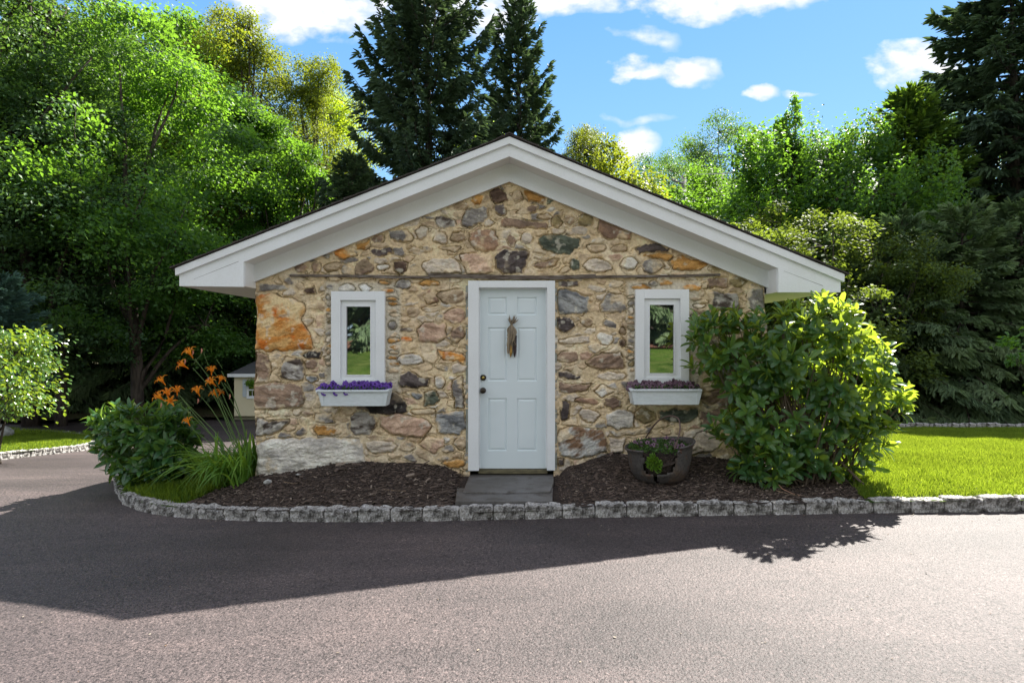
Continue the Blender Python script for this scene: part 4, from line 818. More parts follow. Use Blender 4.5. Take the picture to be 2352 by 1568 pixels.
def rosettes(mb, tpl, P_, N_, nl, L, W, r_, spread, up=.4, col=(0, .8)):
    k = len(P_); ax_ = unit(N_+np.array([0, 0, up])+r_.normal(0, .25, (k, 3))); ref = rdir(k, r_); U = unit(np.cross(ax_, ref)); V = np.cross(ax_, U); base = r_.uniform(col[0], col[1], k)
    for j in range(nl):
        a = j*2.399+r_.uniform(-.3, .3, k); sp_ = r_.uniform(spread[0], spread[1], k)*(1 if j > 2 else .55)
        dirn = unit(ax_*np.cos(sp_)[:, None]+(U*np.cos(a)[:, None]+V*np.sin(a)[:, None])*np.sin(sp_)[:, None])
        sel = r_.random(k) < .92; ll = r_.uniform(.62, 1.2, k)*L
        c = np.stack([np.clip(base+r_.uniform(-.25, .25, k), 0, 1), r_.random(k), r_.random(k)], 1)
        add_leaves(mb, tpl, (P_-ax_*(.012*j % .05)[..., None] if False else P_-ax_*.006*j)[sel], dirn[sel], ax_[sel], ll[sel], (W*r_.uniform(.85, 1.15, k))[sel], c[sel])
def W_(px, py, y): return P(px, py, y)
def rhododendron():
    r_ = np.random.default_rng(41)
    spec = [(1668, 785, -.34, 78, .18, 58), (1722, 850, -.42, 90, .22, 70), (1850, 815, -.70, 100, .34, 78), (1905, 762, -.75, 62, .28, 70), (1945, 875, -.72, 105, .34, 108), (2015, 925, -.68, 62, .26, 48),
            (1810, 965, -.55, 140, .34, 100), (1900, 1005, -.58, 112, .34, 100), (1790, 1070, -.65, 85, .26, 55), (1860, 880, -.5, 120, .36, 85), (1785, 775, -.5, 62, .24, 55)]
    blobs = []
    for px, py, y, rx, ry, rz in spec:
        c = P(px, py, y); k = (y-CAMY)/F; blobs.append((*c, rx*k, ry, rz*k))
    base = (P(1850, 1100, -.5)[0], -.5, float(gtop(2.8, -.5)))
    root = thing('rhododendron', 'large glossy leaved rhododendron at the right corner of the cottage', 'shrub', base)
    p, n = blob_points(blobs, 880, r_, .74)
    ok = ~((p[:, 0] < XR+.04) & (p[:, 1] > -.07)) & (p[:, 2] > gtop(p[:, 0], p[:, 1])+.07); p, n = p[ok], n[ok]
    # a few shoots that stick out of the outline
    for px, py, y in ((1602, 735, -.25), (1592, 842, -.22), (1617, 770, -.25), (1650, 728, -.3), (1735, 722, -.3), (1690, 718, -.3), (2066, 920, -.75), (2078, 945, -.75), (2072, 930, -.9), (1868, 700, -.5), (1905, 705, -.6), (1990, 765, -.6), (1885, 698, -.75), (1640, 980, -.6), (1650, 1000, -.6), (1660, 965, -.6), (1700, 1040, -.6), (1690, 1080, -.7), (1770, 1120, -.75), (1800, 1128, -.75), (1985, 1080, -.3), (1985, 1110, -.4), (1742, 1040, -.8)):
        p = np.vstack([p, P(px, py, y)]); n = np.vstack([n, unit(np.array([(px-1840)/300, -.3, .5]))])
    mb = MB(); rosettes(mb, OBL, p, n, 9, .155, .050, r_, (.6, 1.75), .5, (0, .7))
    mb.build('foliage', M['rhodo'], root, smooth=True)
    mb = MB(); sel = r_.choice(len(p), 150, replace=False)
    for i in sel:
        e = p[i]; b = np.array([base[0]+r_.normal(0, .22), base[1]+r_.normal(0, .12), base[2]-.02]); mid_ = b*.45+e*.55+np.array([0, 0, -.12])+r_.normal(0, .05, 3)
        t = np.linspace(0, 1, 7)[:, None]; pts = (1-t)**2*b+2*t*(1-t)*mid_+t*t*(e-n[i]*.02); mb.tube(pts, np.linspace(.013, .004, 7), 5)
    mb.build('branches', M['woodystem'], root); rebase(root)
rhododendron()
M['peony'] = leafmat('peony_leaves', (.030, .10, .035), (.07, .165, .04), (.36, .58, .05), trans=.3, rough=.30, spec=.5, nscale=4)
M['bud'] = mat('green_pods', (.35, .42, .16), .6, .3)
def peony():
    r_ = np.random.default_rng(43); spec = [(335, 1025, .25, 88, .34, 66), (280, 985, .35, 55, .3, 44), (350, 972, .3, 75, .34, 42), (400, 1025, .2, 36, .25, 60), (335, 1075, .12, 52, .24, 34)]
    blobs = []
    for px, py, y, rx, ry, rz in spec: c = P(px, py, y); k = (y-CAMY)/F; blobs.append((*c, rx*k, ry, rz*k))
    bx_, by_ = -4.2, .28; base = (bx_, by_, float(gtop(bx_, by_))); root = thing('peony_bush', 'dark green leafy peony bush inside the left kerb bend', 'shrub', base)
    p, n = blob_points(blobs, 620, r_, .8); ok = (p[:, 2] > gtop(p[:, 0], p[:, 1])+.04); p, n = p[ok], n[ok]
    mb = MB(); rosettes(mb, LANCE, p, n, 6, .15, .055, r_, (.7, 1.7), .2, (0, .7)); mb.build('foliage', M['peony'], root, smooth=True)
    mb = MB()
    for i in r_.choice(len(p), 60, replace=False):
        b = np.array([bx_+r_.normal(0, .12), by_+r_.normal(0, .1), base[2]-.02]); t = np.linspace(0, 1, 7)[:, None]; m_ = b*.5+p[i]*.5+[0, 0, .1]
        mb.tube((1-t)**2*b+2*t*(1-t)*m_+t*t*p[i], np.linspace(.006, .003, 7), 4)
    for px, py in ((232, 950), (245, 962), (256, 948), (262, 965), (240, 975), (222, 985), (235, 990), (275, 958), (215, 1000), (380, 922), (310, 930), (320, 938), (292, 950), (435, 948)):
        e = np.array(P(px, py, .25+r_.normal(0, .05))); mb.tube([e-[-.06, 0, .14], e-[-.02, 0, .06], e], [.004, .004, .003], 4)
        bd = MB()
        for s in range(3):
            d = rdir(1, r_)[0]*.010; bd.tube([e+d*.2, e+d+[0, 0, .008], e+d*1.6+[0, 0, .022]], [.006, .010, .003], 5)
        bd.build('seed_pod', M['bud'], root)
    mb.build('stems', M['stem'], root); rebase(root)
peony()
# ---- daylilies
M['lily_leaf'] = leafmat('daylily_leaves', (.07, .19, .03), (.15, .30, .04), (.5, .72, .06), trans=.4, rough=.4, spec=.4, nscale=3)
M['lily_petal'] = leafmat('orange_petals', (.85, .24, .020), (.92, .40, .035), (1.0, .42, .03), trans=.5, rough=.5, spec=.25, nscale=20)
M['wilted'] = mat('wilted_petals', (.55, .25, .18), .8, .1)
def lily_flower(loc, facing, s, name, par):
    mb = MB(); ax_ = unit(np.array(facing, float)); U = unit(np.cross(ax_, [0.13, .2, 1])); V = np.cross(ax_, U); r_ = np.random.default_rng(int(abs(loc[0]*1000)))
    for j in range(6):
        a = j*math.pi/3+.2; w0 = .022 if j % 2 else .030; rows = []; out = U*math.cos(a)+V*math.sin(a); sd_ = np.cross(ax_, out); cv = r_.uniform(.8, 1.2)
        for t in np.linspace(0, 1, 8):
            rad = .004+.075*t**1.5*cv*s; h = (.085*math.sin(min(t*1.9, 1.75))-.035*max(0, t-.75)*4*.6)*s; w_ = w0*s*math.sin(math.pi*min(.12+t*.86, .985))**.8
            c = np.array(loc)+out*rad+ax_*h; rows += [c-sd_*w_*.5+ax_*.004, c-ax_*.002, c+sd_*w_*.5+ax_*.004]
        f = []
        for i in range(7):
            for k in range(2): f.append((i*3+k, i*3+k+1, i*3+4+k, i*3+3+k))
        cl = np.zeros((24, 3)); cl[:, 0] = np.repeat(np.linspace(.9, .15, 8), 3); mb.add(rows, f, cl)
    o = mb.build(name, M['lily_petal'], par, smooth=True)
    st_ = MB()
    for j in range(5):
        a = j*1.2566; out = U*math.cos(a)*.02+V*math.sin(a)*.02; l = np.array(loc); st_.tube([l+ax_*.01, l+ax_*.06*s+out*.5, l+ax_*.11*s+out], [.0015, .0012, .002], 4)
    st_.tube([np.array(loc)-ax_*.03, np.array(loc)-ax_*.01, np.array(loc)+ax_*.02], [.004, .006, .008], 6)
    st_.build('stamens', M['lily_petal'], o); return o
def daylily():
    r_ = np.random.default_rng(47); by_ = -.05; b0 = np.array(P(555, 1105, by_)); b0[2] = float(gtop(b0[0], by_)); root = thing('daylily_clump', 'orange daylilies on long leaning stems beside the cottage corner', 'flowers', tuple(b0))
    mb = MB(); n = 300
    for i in range(n):
        b = b0+[r_.normal(-.05, .16), r_.normal(0, .13), 0]; b[0] = min(b[0], XL-.06); a = r_.uniform(0, 6.283); L = r_.uniform(.45, .82); lean = r_.uniform(.25, 1.15)
        dx, dy = math.cos(a)*lean, math.sin(a)*lean*.8
        if dx > .1: dx *= .15
        if i % 3 == 0: dx -= .35
        t = np.linspace(0, 1, 9); H_ = L*(t*1.25-(.35+lean*.75)*t*t); X = b[0]+dx*L*t**1.25; Y = b[1]+dy*L*t**1.25; Z = np.maximum(b[2]+H_, gtop(X, Y)+.012); X = np.minimum(X, np.where(Y > -.03, XL-.03, 9))
        sd_ = np.array([-math.sin(a), math.cos(a), 0])
        if abs(sd_[0]) < .3: sd_ = unit(np.array([.6, math.cos(a), 0]))
        w_ = .011*np.sin(np.pi*np.clip(.25+t*.75, 0, .985))*r_.uniform(.8, 1.3); C_ = np.stack([X, Y, Z], 1)
        V = np.stack([C_-sd_*w_[:, None]+[0, 0, .003], C_, C_+sd_*w_[:, None]+[0, 0, .003]], 1).reshape(-1, 3)
        f = [(k*3+j, k*3+j+1, k*3+4+j, k*3+3+j) for k in range(8) for j in range(2)]
        cl = np.zeros((27, 3)); cl[:, 0] = r_.uniform(0, .9); mb.add(V, f, cl)
    mb.build('foliage', M['lily_leaf'], root, smooth=True)
    def stem(pp, y0=0.0, r0=.005):
        pts = [np.array(P(px, py, y)) for px, py, y in pp]; pts = np.array(pts); t = np.linspace(0, len(pts)-1, 18)
        return np.stack([np.interp(t, range(len(pts)), np.convolve(np.pad(pts[:, i], 1, 'edge'), [.15, .7, .15], 'valid')) for i in range(3)], 1)
    st = [((572, 1085, -.05), (520, 960, -.1), (480, 880, -.12), (436, 838, -.15)), ((572, 1085, -.02), (530, 980, -.05), (490, 870, -.08), (440, 815, -.1)), ((575, 1080, -.05), (545, 980, -.03), (510, 900, 0), (483, 852, 0)),
          ((570, 1090, -.1), (530, 1000, -.1), (500, 920, -.1), (490, 878, -.08)), ((560, 1090, -.1), (500, 990, -.15), (430, 930, -.2), (382, 875, -.22)), ((555, 1095, -.12), (490, 1000, -.2), (430, 940, -.25), (385, 910, -.28)),
          ((555, 1095, -.12), (500, 1010, -.22), (440, 945, -.25), (408, 902, -.25)), ((565, 1090, -.1), (530, 1000, -.1), (480, 930, -.12), (457, 905, -.14)), ((578, 1085, -.02), (550, 990, 0), (515, 930, 0), (498, 906, 0)),
          ((578, 1085, .0), (565, 980, .02), (530, 890, .02), (505, 845, .02)), ((550, 1095, -.1), (480, 1010, -.15), (440, 985, -.18), (434, 972, -.18)), ((580, 1080, .05), (560, 960, .05), (500, 860, .05), (478, 838, .05))]
    for s_ in st: MB().tube(stem(s_), np.linspace(.0055, .0030, 18), 5).build('stem', M['stem'], root, smooth=True)
    for (a, b) in (((445, 836), (463, 812)), ((463, 812), (468, 800)), ((430, 830), (422, 826)), ((455, 835), (440, 822)), ((478, 838), (468, 812)), ((490, 880), (475, 862)), ((505, 900), (518, 890)), ((460, 905), (470, 893)), ((395, 900), (378, 888)), ((385, 912), (372, 920)), ((510, 845), (497, 825)), ((535, 905), (515, 880))):
        A = np.array(P(*a, -.08)); B = np.array(P(*b, -.1)); MB().tube([A, A*.5+B*.5+[0, 0, .004], B], [.003, .0028, .004], 5).build('side_shoot', M['stem'], root)
    fl = [(440, 812, -.12, (-.3, -.5, .9), 1.15), (428, 838, -.15, (-.6, -.5, .6), 1.1), (486, 852, 0, (.2, -.4, .9), 1.0), (493, 878, -.08, (-.3, -.6, .6), 1.15), (504, 872, -.08, (.5, -.3, .9), .9), (377, 875, -.22, (-.5, -.4, .9), 1.0),
          (374, 912, -.3, (-.5, -.6, .7), 1.15), (386, 905, -.28, (.2, -.5, .8), 1.1), (407, 898, -.25, (.2, -.4, .9), 1.0), (457, 900, -.14, (-.1, -.5, .9), 1.1), (497, 904, 0, (-.3, -.5, .8), .9), (503, 902, 0, (.5, -.2, .8), .7), (434, 968, -.2, (-.2, -.4, .8), .85), (391, 918, -.3, (.4, -.7, .3), 1.0)]
    for px, py, y, fc, s in fl: lily_flower(np.array(P(px, py+5, y)), fc, s*.84, 'flower', root)
    for px, py in ((463, 800), (425, 825), (443, 805), (528, 905), (478, 867), (370, 925), (455, 915)):
        A = np.array(P(px, py, -.1)); MB().tube([A, A+[.004, 0, -.025], A+[-.006, 0, -.055]], [.005, .009, .002], 5).build('wilted_flower', M['wilted'], root)
    rebase(root)
daylily()
# ---- window boxes and their flowers
def windowbox(name, label, L_, R_, ytop, ybot, bl, br_):
    yf, yb = -.235, -.045; zt = P(0, ytop, yf)[2]; zb = P(0, ybot, yf)[2]; x0 = P(L_, 0, yf)[0]; x1 = P(R_, 0, yf)[0]; b0 = P(bl, 0, yf)[0]; b1 = P(br_, 0, yf)[0]; up_ = .022
    root = thing(name, label, 'window box', ((x0+x1)/2, yb, zb)); mb = MB()
    xa, xb = b0-.035, b1+.035; T_ = .016
    def slabq(pts, t): n = len(pts); mb.add([p for p in pts]+[tuple(np.array(p)+np.array(t)) for p in pts], [tuple(range(n)), tuple(range(2*n-1, n-1, -1))]+[(i, (i+1) % n, (i+1) % n+n, i+n)[::-1] for i in range(n)])
    slabq([(b0, yf+.01, zb), (b1, yf+.01, zb), (xb, yf, zt), (xa, yf, zt)], (0, T_, 0))
    slabq([(b0, yf+.01, zb), (b0, yb, zb), (xa, yb, zt+up_), (xa, yf, zt)][::-1], (T_, 0, 0)); slabq([(b1, yf+.01, zb), (b1, yb, zb), (xb, yb, zt+up_), (xb, yf, zt)], (-T_, 0, 0))
    slabq([(b0+T_, yf+.026, zb), (b1-T_, yf+.026, zb), (b1-T_, yb, zb), (b0+T_, yb, zb)], (0, 0, .014)); slabq([(b0, yb-.014, zb), (b1, yb-.014, zb), (xb-T_-.002, yb-.014, zt+up_-.01), (xa+T_+.002, yb-.014, zt+up_-.01)], (0, .014, 0))
    mb.build('box', M['box'], root, bevel=.002)
    for a, b in ((b0+.004, 1), (b1-.004, -1)): MB().add([(a, yf+.002, zb+.004), (a+b*.022, yf+.002, zb+.004), (a+b*.022-b*.03*0, yf-.008, zt-.004), (a-b*.030, yf-.008, zt-.004), (a, yf+.012, zb+.004), (a+b*.022, yf+.012, zb+.004), (a+b*.022, yf+.004, zt-.004), (a-b*.030, yf+.004, zt-.004)], [(0, 1, 2, 3), (7, 6, 5, 4), (0, 3, 7, 4), (1, 5, 6, 2), (3, 2, 6, 7), (0, 4, 5, 1)]).build('corner_batten', M['box'], root)
    mb = MB(); o_ = .024; th = .016
    def rail(p): n = 4; mb.add([(x, y, z) for x, y, z in p]+[(x, y, z+th) for x, y, z in p], [(3, 2, 1, 0), (4, 5, 6, 7)]+[(i, (i+1) % 4, (i+1) % 4+4, i+4) for i in range(4)])
    rail([(x0, yf-o_, zt-.002), (x1, yf-o_, zt-.002), (x1-.045, yf+.022, zt+.002), (x0+.045, yf+.022, zt+.002)])
    rail([(x0, yf-o_, zt-.002), (x0+.045, yf+.022, zt+.002), (x0+.045, yb, zt+up_), (x0+.004, yb, zt+up_)]); rail([(x1, yf-o_, zt-.002), (x1-.004, yb, zt+up_), (x1-.045, yb, zt+up_), (x1-.045, yf+.022, zt+.002)])
    mb.build('rim', M['box'], root, bevel=.002); MB().box(xa+.03, xb-.03, yf+.02, yb-.016, zt-.05, zt-.012).build('soil', M['soil'], root); rebase(root)
    return x0, x1, zt, yf, yb
PETAL = {}
def petmat(name, dark, lite, throat):
    m = bpy.data.materials.new(name); m.use_nodes = True; nt = m.node_tree; N = nt.nodes; L = nt.links.new; b = N['Principled BSDF']; a = N.new('ShaderNodeAttribute'); a.attribute_name = 'Col'; s = N.new('ShaderNodeSeparateColor'); L(a.outputs['Color'], s.inputs[0])
    r = N.new('ShaderNodeValToRGB'); L(s.outputs[0], r.inputs[0]); e = r.color_ramp.elements; e[0].position = 0; e[0].color = (*throat, 1); e[1].position = 1; e[1].color = (*dark, 1); k = e.new(.45); k.color = (*lite, 1)
    L(r.outputs[0], b.inputs['Base Color']); b.inputs['Roughness'].default_value = .65; b.inputs['Specular IOR Level'].default_value = .2; return m
M['purple'] = petmat('purple_petals', (.075, .03, .22), (.16, .075, .38), (.03, .008, .09)); M['dusky'] = petmat('dusky_petals', (.060, .030, .048), (.19, .12, .16), (.015, .006, .012))
M['petleaf'] = leafmat('petunia_leaves', (.02, .055, .015), (.05, .11, .02), (.2, .35, .03), trans=.25, nscale=6)
def petunia_mesh(m, seed):
    r_ = np.random.default_rng(seed); k = 20; an = np.arange(k)*2*np.pi/k; v = [(0, 0, -.022)]; cl = [0]
    for rr, h, c in ((.006, -.012, .05), (.013, .0, .4), (.024, .003, .7), (.031, -.002, 1.)):
        for a in an:
            w_ = 1+.10*math.cos(5*a)*(rr > .01)+r_.normal(0, .03)*(rr > .02); v.append((math.cos(a)*rr*w_, math.sin(a)*rr*w_, h+.004*math.cos(5*a)*(rr > .02)+r_.normal(0, .0018)*(rr > .02))); cl.append(c)
    f = [(0, 1+j, 1+(j+1) % k) for j in range(k)]+[(1+i*k+j, 1+(i+1)*k+j, 1+(i+1)*k+(j+1) % k, 1+i*k+(j+1) % k) for i in range(3) for j in range(k)]
    mb = MB(); mb.add(v, f, np.stack([cl, cl, cl], 1)); return mb
def petunias(name, label, x0, x1, zt, yf, yb, m, seed, nf, hang):
    r_ = np.random.default_rng(seed); root = thing(name, label, 'flowers', ((x0+x1)/2, (yf+yb)/2, zt-.012)); W2 = (x1-x0)/2-.03
    n = 620; p = np.stack([r_.uniform(-W2, W2, n), r_.uniform(-.08, .075, n), r_.uniform(0, .055, n)], 1); mb = MB()
    add_leaves(mb, LEAF8, p, rdir(n, r_)+[0, -.3, .6], rdir(n, r_)+[0, -.5, .5], r_.uniform(.02, .035, n), r_.uniform(.012, .02, n), np.stack([r_.random(n)]*3, 1)); mb.build('foliage', M['petleaf'], root)
    src = [petunia_mesh(m, seed+k).build('flower', m, root, smooth=True) for k in range(3)]
    for i in range(nf):
        o = src[i] if i < 3 else src[i % 3].copy()
        if i >= 3: sc.collection.objects.link(o); o.parent = root
        u = -1+2*(i+.5)/nf+r_.normal(0, .02); row = i % 3; x = u*(W2+.015); y = (-.045, -.01, .03)[row]+r_.normal(0, .008); z = (.034, .056, .078)[row]+r_.normal(0, .010)
        if hang and i in hang: y, z = -.092, -.002
        o.location = (x, y, z); o.rotation_euler = (R(70)+r_.normal(0, .3), r_.normal(0, .3), r_.normal(0, .45)); s = r_.uniform(.95, 1.3); o.scale = (s, s, s)
    return root
b = windowbox('window_box', 'pale painted window box under the left window', 726, 893, 899, 932.5, 737, 886)
petunias('petunias', 'purple petunias filling the left window box', *b, M['purple'], 51, 54, (14, 22, 5))
b = windowbox('window_box', 'pale painted window box under the right window', 1446, 1612, 897, 929.5, 1456, 1606)
petunias('petunias', 'dusky faded petunias filling the right window box', *b, M['dusky'], 52, 50, None)
# ---- iron cauldron, split open at the front
M['iron'] = mat('old_cast_iron', (.085, .078, .074), .58, .45, metal=.2, noise=[(5, 4, (.12, .085, .06), .52, .66), (14, 5, (.11, .045, .025), .62, .72), (50, 3, (.6, .6, .6, 1), .45, .65)], bump=[(22, 4, .35, .006), (90, 3, .3, .002)])
M['herb'] = leafmat('fresh_herb_leaves', (.06, .16, .02), (.14, .28, .03), (.4, .6, .05), trans=.35, nscale=8)
def cauldron():
    cy_ = -.52; a = P(1515, 1035, cy_); cx_ = a[0]; zb = .185; zr = P(0, 1020, cy_)[2]; Hh = zr-zb; Rr = .345
    root = thing('iron_cauldron', 'old cracked iron cauldron planter with a bail handle on the mulch', 'planter', (cx_, cy_, zb)); tilt = .05
    prof = [(.0, 0), (.10, .002), (.19, .02), (.255, .07), (.295, .14), (.315, .22), (.325, .30), (.335, .36), (.350, .395), (.352, .405)]
    prof = [(r_*Rr/.352, z*Hh/.405) for r_, z in prof]; k = 96
    zz = np.linspace(0, 1, 44); pr = np.array(prof); tt_ = np.linspace(0, 1, len(pr)); prr = np.interp(zz, tt_, pr[:, 0]); prz = np.interp(zz, tt_, pr[:, 1])
    an = np.arange(k)*2*np.pi/k; A, Zi = np.meshgrid(an, np.arange(44)); Rm = prr[Zi]; Zm = prz[Zi]
    # angle measured so that -pi/2 faces the camera
    da = (A+np.pi/2+np.pi) % (2*np.pi)-np.pi         # 0 = towards the camera, negative = left
    hf = Zm/Hh
    left = -.72+.03*np.sin(hf*19); right = np.interp(hf, [.36, .46, .70, .86, 1], [-.30, .16, .24, .30, .32])
    hole = (hf > .42) & (da > left) & (da < right)
    crack = (hf <= .47) & (np.abs(da-(-.42+.22*(.45-hf))) < .035) & (hf > .02)
    Rm = Rm*(1+.02*((da > -.40) & (da < .6) & (hf < .5))); Zm = Zm+.045*np.sin(da*1.0)*hf*(1)+ (fbm(A*2, hf*3, 3)-.5)*.01
    O = np.stack([Rm*np.cos(A), Rm*np.sin(A), Zm], -1); In = np.stack([(Rm-.012).clip(0)*np.cos(A), (Rm-.012).clip(0)*np.sin(A), Zm+.006], -1)
    idx = np.arange(44*k).reshape(44, k); cell = np.stack([idx[:-1], np.roll(idx, -1, 1)[:-1], np.roll(idx, -1, 1)[1:], idx[1:]], -1)
    bad = (hole | crack); kc = ~(bad[:-1] & bad[1:] & np.roll(bad, -1, 1)[:-1] & np.roll(bad, -1, 1)[1:])
    kc2 = ~(bad[:-1] | bad[1:] | np.roll(bad, -1, 1)[:-1] | np.roll(bad, -1, 1)[1:])
    f = cell[kc2]; V = np.concatenate([O.reshape(-1, 3), In.reshape(-1, 3)]); mb = MB()
    from collections import Counter
    edges = {}
    for q_ in f.tolist():
        for i in range(4):
            e = (q_[i], q_[(i+1) % 4]); edges[e] = 1
    rimf = [(e[1], e[0], e[0]+44*k, e[1]+44*k) for e in edges if (e[1], e[0]) not in edges]
    mb.add(V, np.concatenate([f, f[:, ::-1]+44*k, np.array(rimf)])); mb.build('body', M['iron'], root, smooth=False).data.polygons.foreach_set('use_smooth', np.ones(len(f)*2+len(rimf), bool))
    # rolled rim, in the parts of the edge that remain
    top = O[-1]; ok = ~hole[-1]; st_ = int(np.argmax(hole[-1] & np.roll(ok, -1))); seq = [(st_+1+i) % k for i in range(k) if ok[(st_+1+i) % k]]
    MB().tube(top[seq], .011, 8).build('rim', M['iron'], root, smooth=True)
    # lugs and the bail handle
    for nm, ang in (('lug', .30), ('lug', np.pi+.30)):
        a_ = -np.pi/2+ang; c = np.array([math.cos(a_)*(Rr+.012), math.sin(a_)*(Rr+.012), Hh-.03]); u = np.array([math.cos(a_), math.sin(a_), 0]); s_ = np.linspace(0, 2*np.pi, 14)
        sd_ = np.array([-u[1], u[0], 0]); ring = c+u*.004+np.outer(np.cos(s_), sd_)*.022+np.outer(np.sin(s_), [0, 0, 1])*.024; MB().tube(ring, .0075, 6).build(nm, M['iron'], root, smooth=True)
    def PL(px, py, y): p_ = np.array(P(px, py, y)); return p_-np.array([cx_, cy_, zb])
    yA = -np.pi/2+.30; lugA = np.array([math.cos(yA)*(Rr+.02), math.sin(yA)*(Rr+.02), Hh-.02])+[0, 0, 0]
    pts = np.array([PL(1549, 1032, cy_-.33), PL(1556, 1012, cy_-.32), PL(1563, 985, cy_-.28), PL(1560, 962, cy_-.18), PL(1549, 955, cy_-.08), PL(1532, 955, cy_+.0), PL(1512, 965, cy_+.10), PL(1495, 985, cy_+.2), PL(1483, 1005, cy_+.28)])
    t = np.linspace(0, len(pts)-1, 40); tr = np.arange(len(pts)); sm = np.stack([np.interp(t, tr, pts[:, i]) for i in range(3)], 1)
    for _ in range(3): sm[1:-1] = sm[1:-1]*.5+(sm[:-2]+sm[2:])*.25
    MB().tube(sm, .0075, 7).build('handle', mat('rusty_handle', (.12, .08, .07), .6, .4, metal=.4), root, smooth=True)
    r_ = np.random.default_rng(61)
    mb = MB(); k2_ = 40; a2 = np.arange(k2_)*2*np.pi/k2_; vv = [(0, 0, Hh-.05)]
    for rr in (.5, 1.): vv += [(math.cos(q_)*(Rr-.025)*rr, math.sin(q_)*(Rr-.025)*rr*1.0, Hh-.06-(.10*rr*max(0, math.cos(q_+np.pi/2+.2))**4)+r_.normal(0, .008)) for q_ in a2]
    mb.add(vv, [(0, 1+j, 1+(j+1) % k2_) for j in range(k2_)]+[(1+j, 1+k2_+j, 1+k2_+(j+1) % k2_, 1+(j+1) % k2_) for j in range(k2_)]); mb.build('soil', M['soil'], root, smooth=True)
    zs2 = [Hh*.30, Hh*.5, Hh*.72, Hh-.075]; rs2 = [np.interp(z_, pr[:, 1], pr[:, 0])-.035 for z_ in zs2]; v = [(rr*math.cos(q_)*r_.uniform(.94, 1), rr*math.sin(q_)*r_.uniform(.94, 1), z_) for z_, rr in zip(zs2, rs2) for q_ in a2]
    MB().add(v, [(i*k2_+j, i*k2_+(j+1) % k2_, (i+1)*k2_+(j+1) % k2_, (i+1)*k2_+j) for i in range(3) for j in range(k2_)]).build('root_ball', M['soil'], root)
    rt = thing('planter_flowers', 'withered dusky petunias growing in the iron cauldron', 'flowers', (cx_, cy_, zb+Hh-.05)); n = 1500
    rad = np.sqrt(r_.random(n))*(Rr-.02); a3 = r_.uniform(0, 6.283, n); p = np.stack([rad*np.cos(a3), rad*np.sin(a3), r_.uniform(0, .075, n)*(1-.4*(rad/Rr)**2)+.008*np.sin(a3*3)], 1); mb = MB()
    add_leaves(mb, LEAF8, p, rdir(n, r_)+[0, -.2, .7], rdir(n, r_)+[0, -.4, .6], r_.uniform(.018, .034, n), r_.uniform(.010, .018, n), np.stack([r_.random(n)]*3, 1)); mb.build('foliage', M['petleaf'], rt)
    src = [petunia_mesh(M['dusky'], 70+i).build('flower', M['dusky'], rt, smooth=True) for i in range(3)]
    for i in range(28):
        o = src[i] if i < 3 else src[i % 3].copy()
        if i >= 3: sc.collection.objects.link(o); o.parent = rt
        q_ = r_.uniform(0, 6.283); rr = math.sqrt(r_.random())*(Rr-.05); o.location = (rr*math.cos(q_), rr*math.sin(q_), .055+r_.uniform(0, .03)*(1+.5*math.sin(q_))); o.rotation_euler = (R(55)+r_.normal(0, .4), r_.normal(0, .4), r_.normal(0, .7)); s = r_.uniform(.6, 1.0); o.scale = (s, s, s)
    hx = P(1503, 1062, cy_-.30); n = 520; d = rdir(n, r_); p = np.array([hx[0], cy_-.29, hx[2]])+d*np.array([.072, .05, .075])*(r_.random(n)**.4)[:, None]+np.stack([np.zeros(n), np.zeros(n), -.03*(d[:, 0] > .3)], 1); mb = MB()
    add_leaves(mb, LEAF8, p, d+[0, -.2, .5], rdir(n, r_)+[0, -.5, .4], r_.uniform(.018, .03, n), r_.uniform(.010, .018, n), np.stack([r_.random(n)]*3, 1))
    rh = thing('herb_tuft', 'bright green herb tuft growing out of the split in the cauldron', 'plant', (hx[0], cy_-.2, hx[2]-.09)); mb.build('foliage', M['herb'], rh, smooth=True); mb = MB()
    for i in range(26): mb.tube([(hx[0], cy_-.2, hx[2]-.09), tuple(p[i]*.6+np.array([hx[0], cy_-.2, hx[2]-.09])*.4), tuple(p[i])], [.003, .0025, .0015], 4)
    mb.build('stems', M['stem'], rh); rebase(rh)
cauldron()
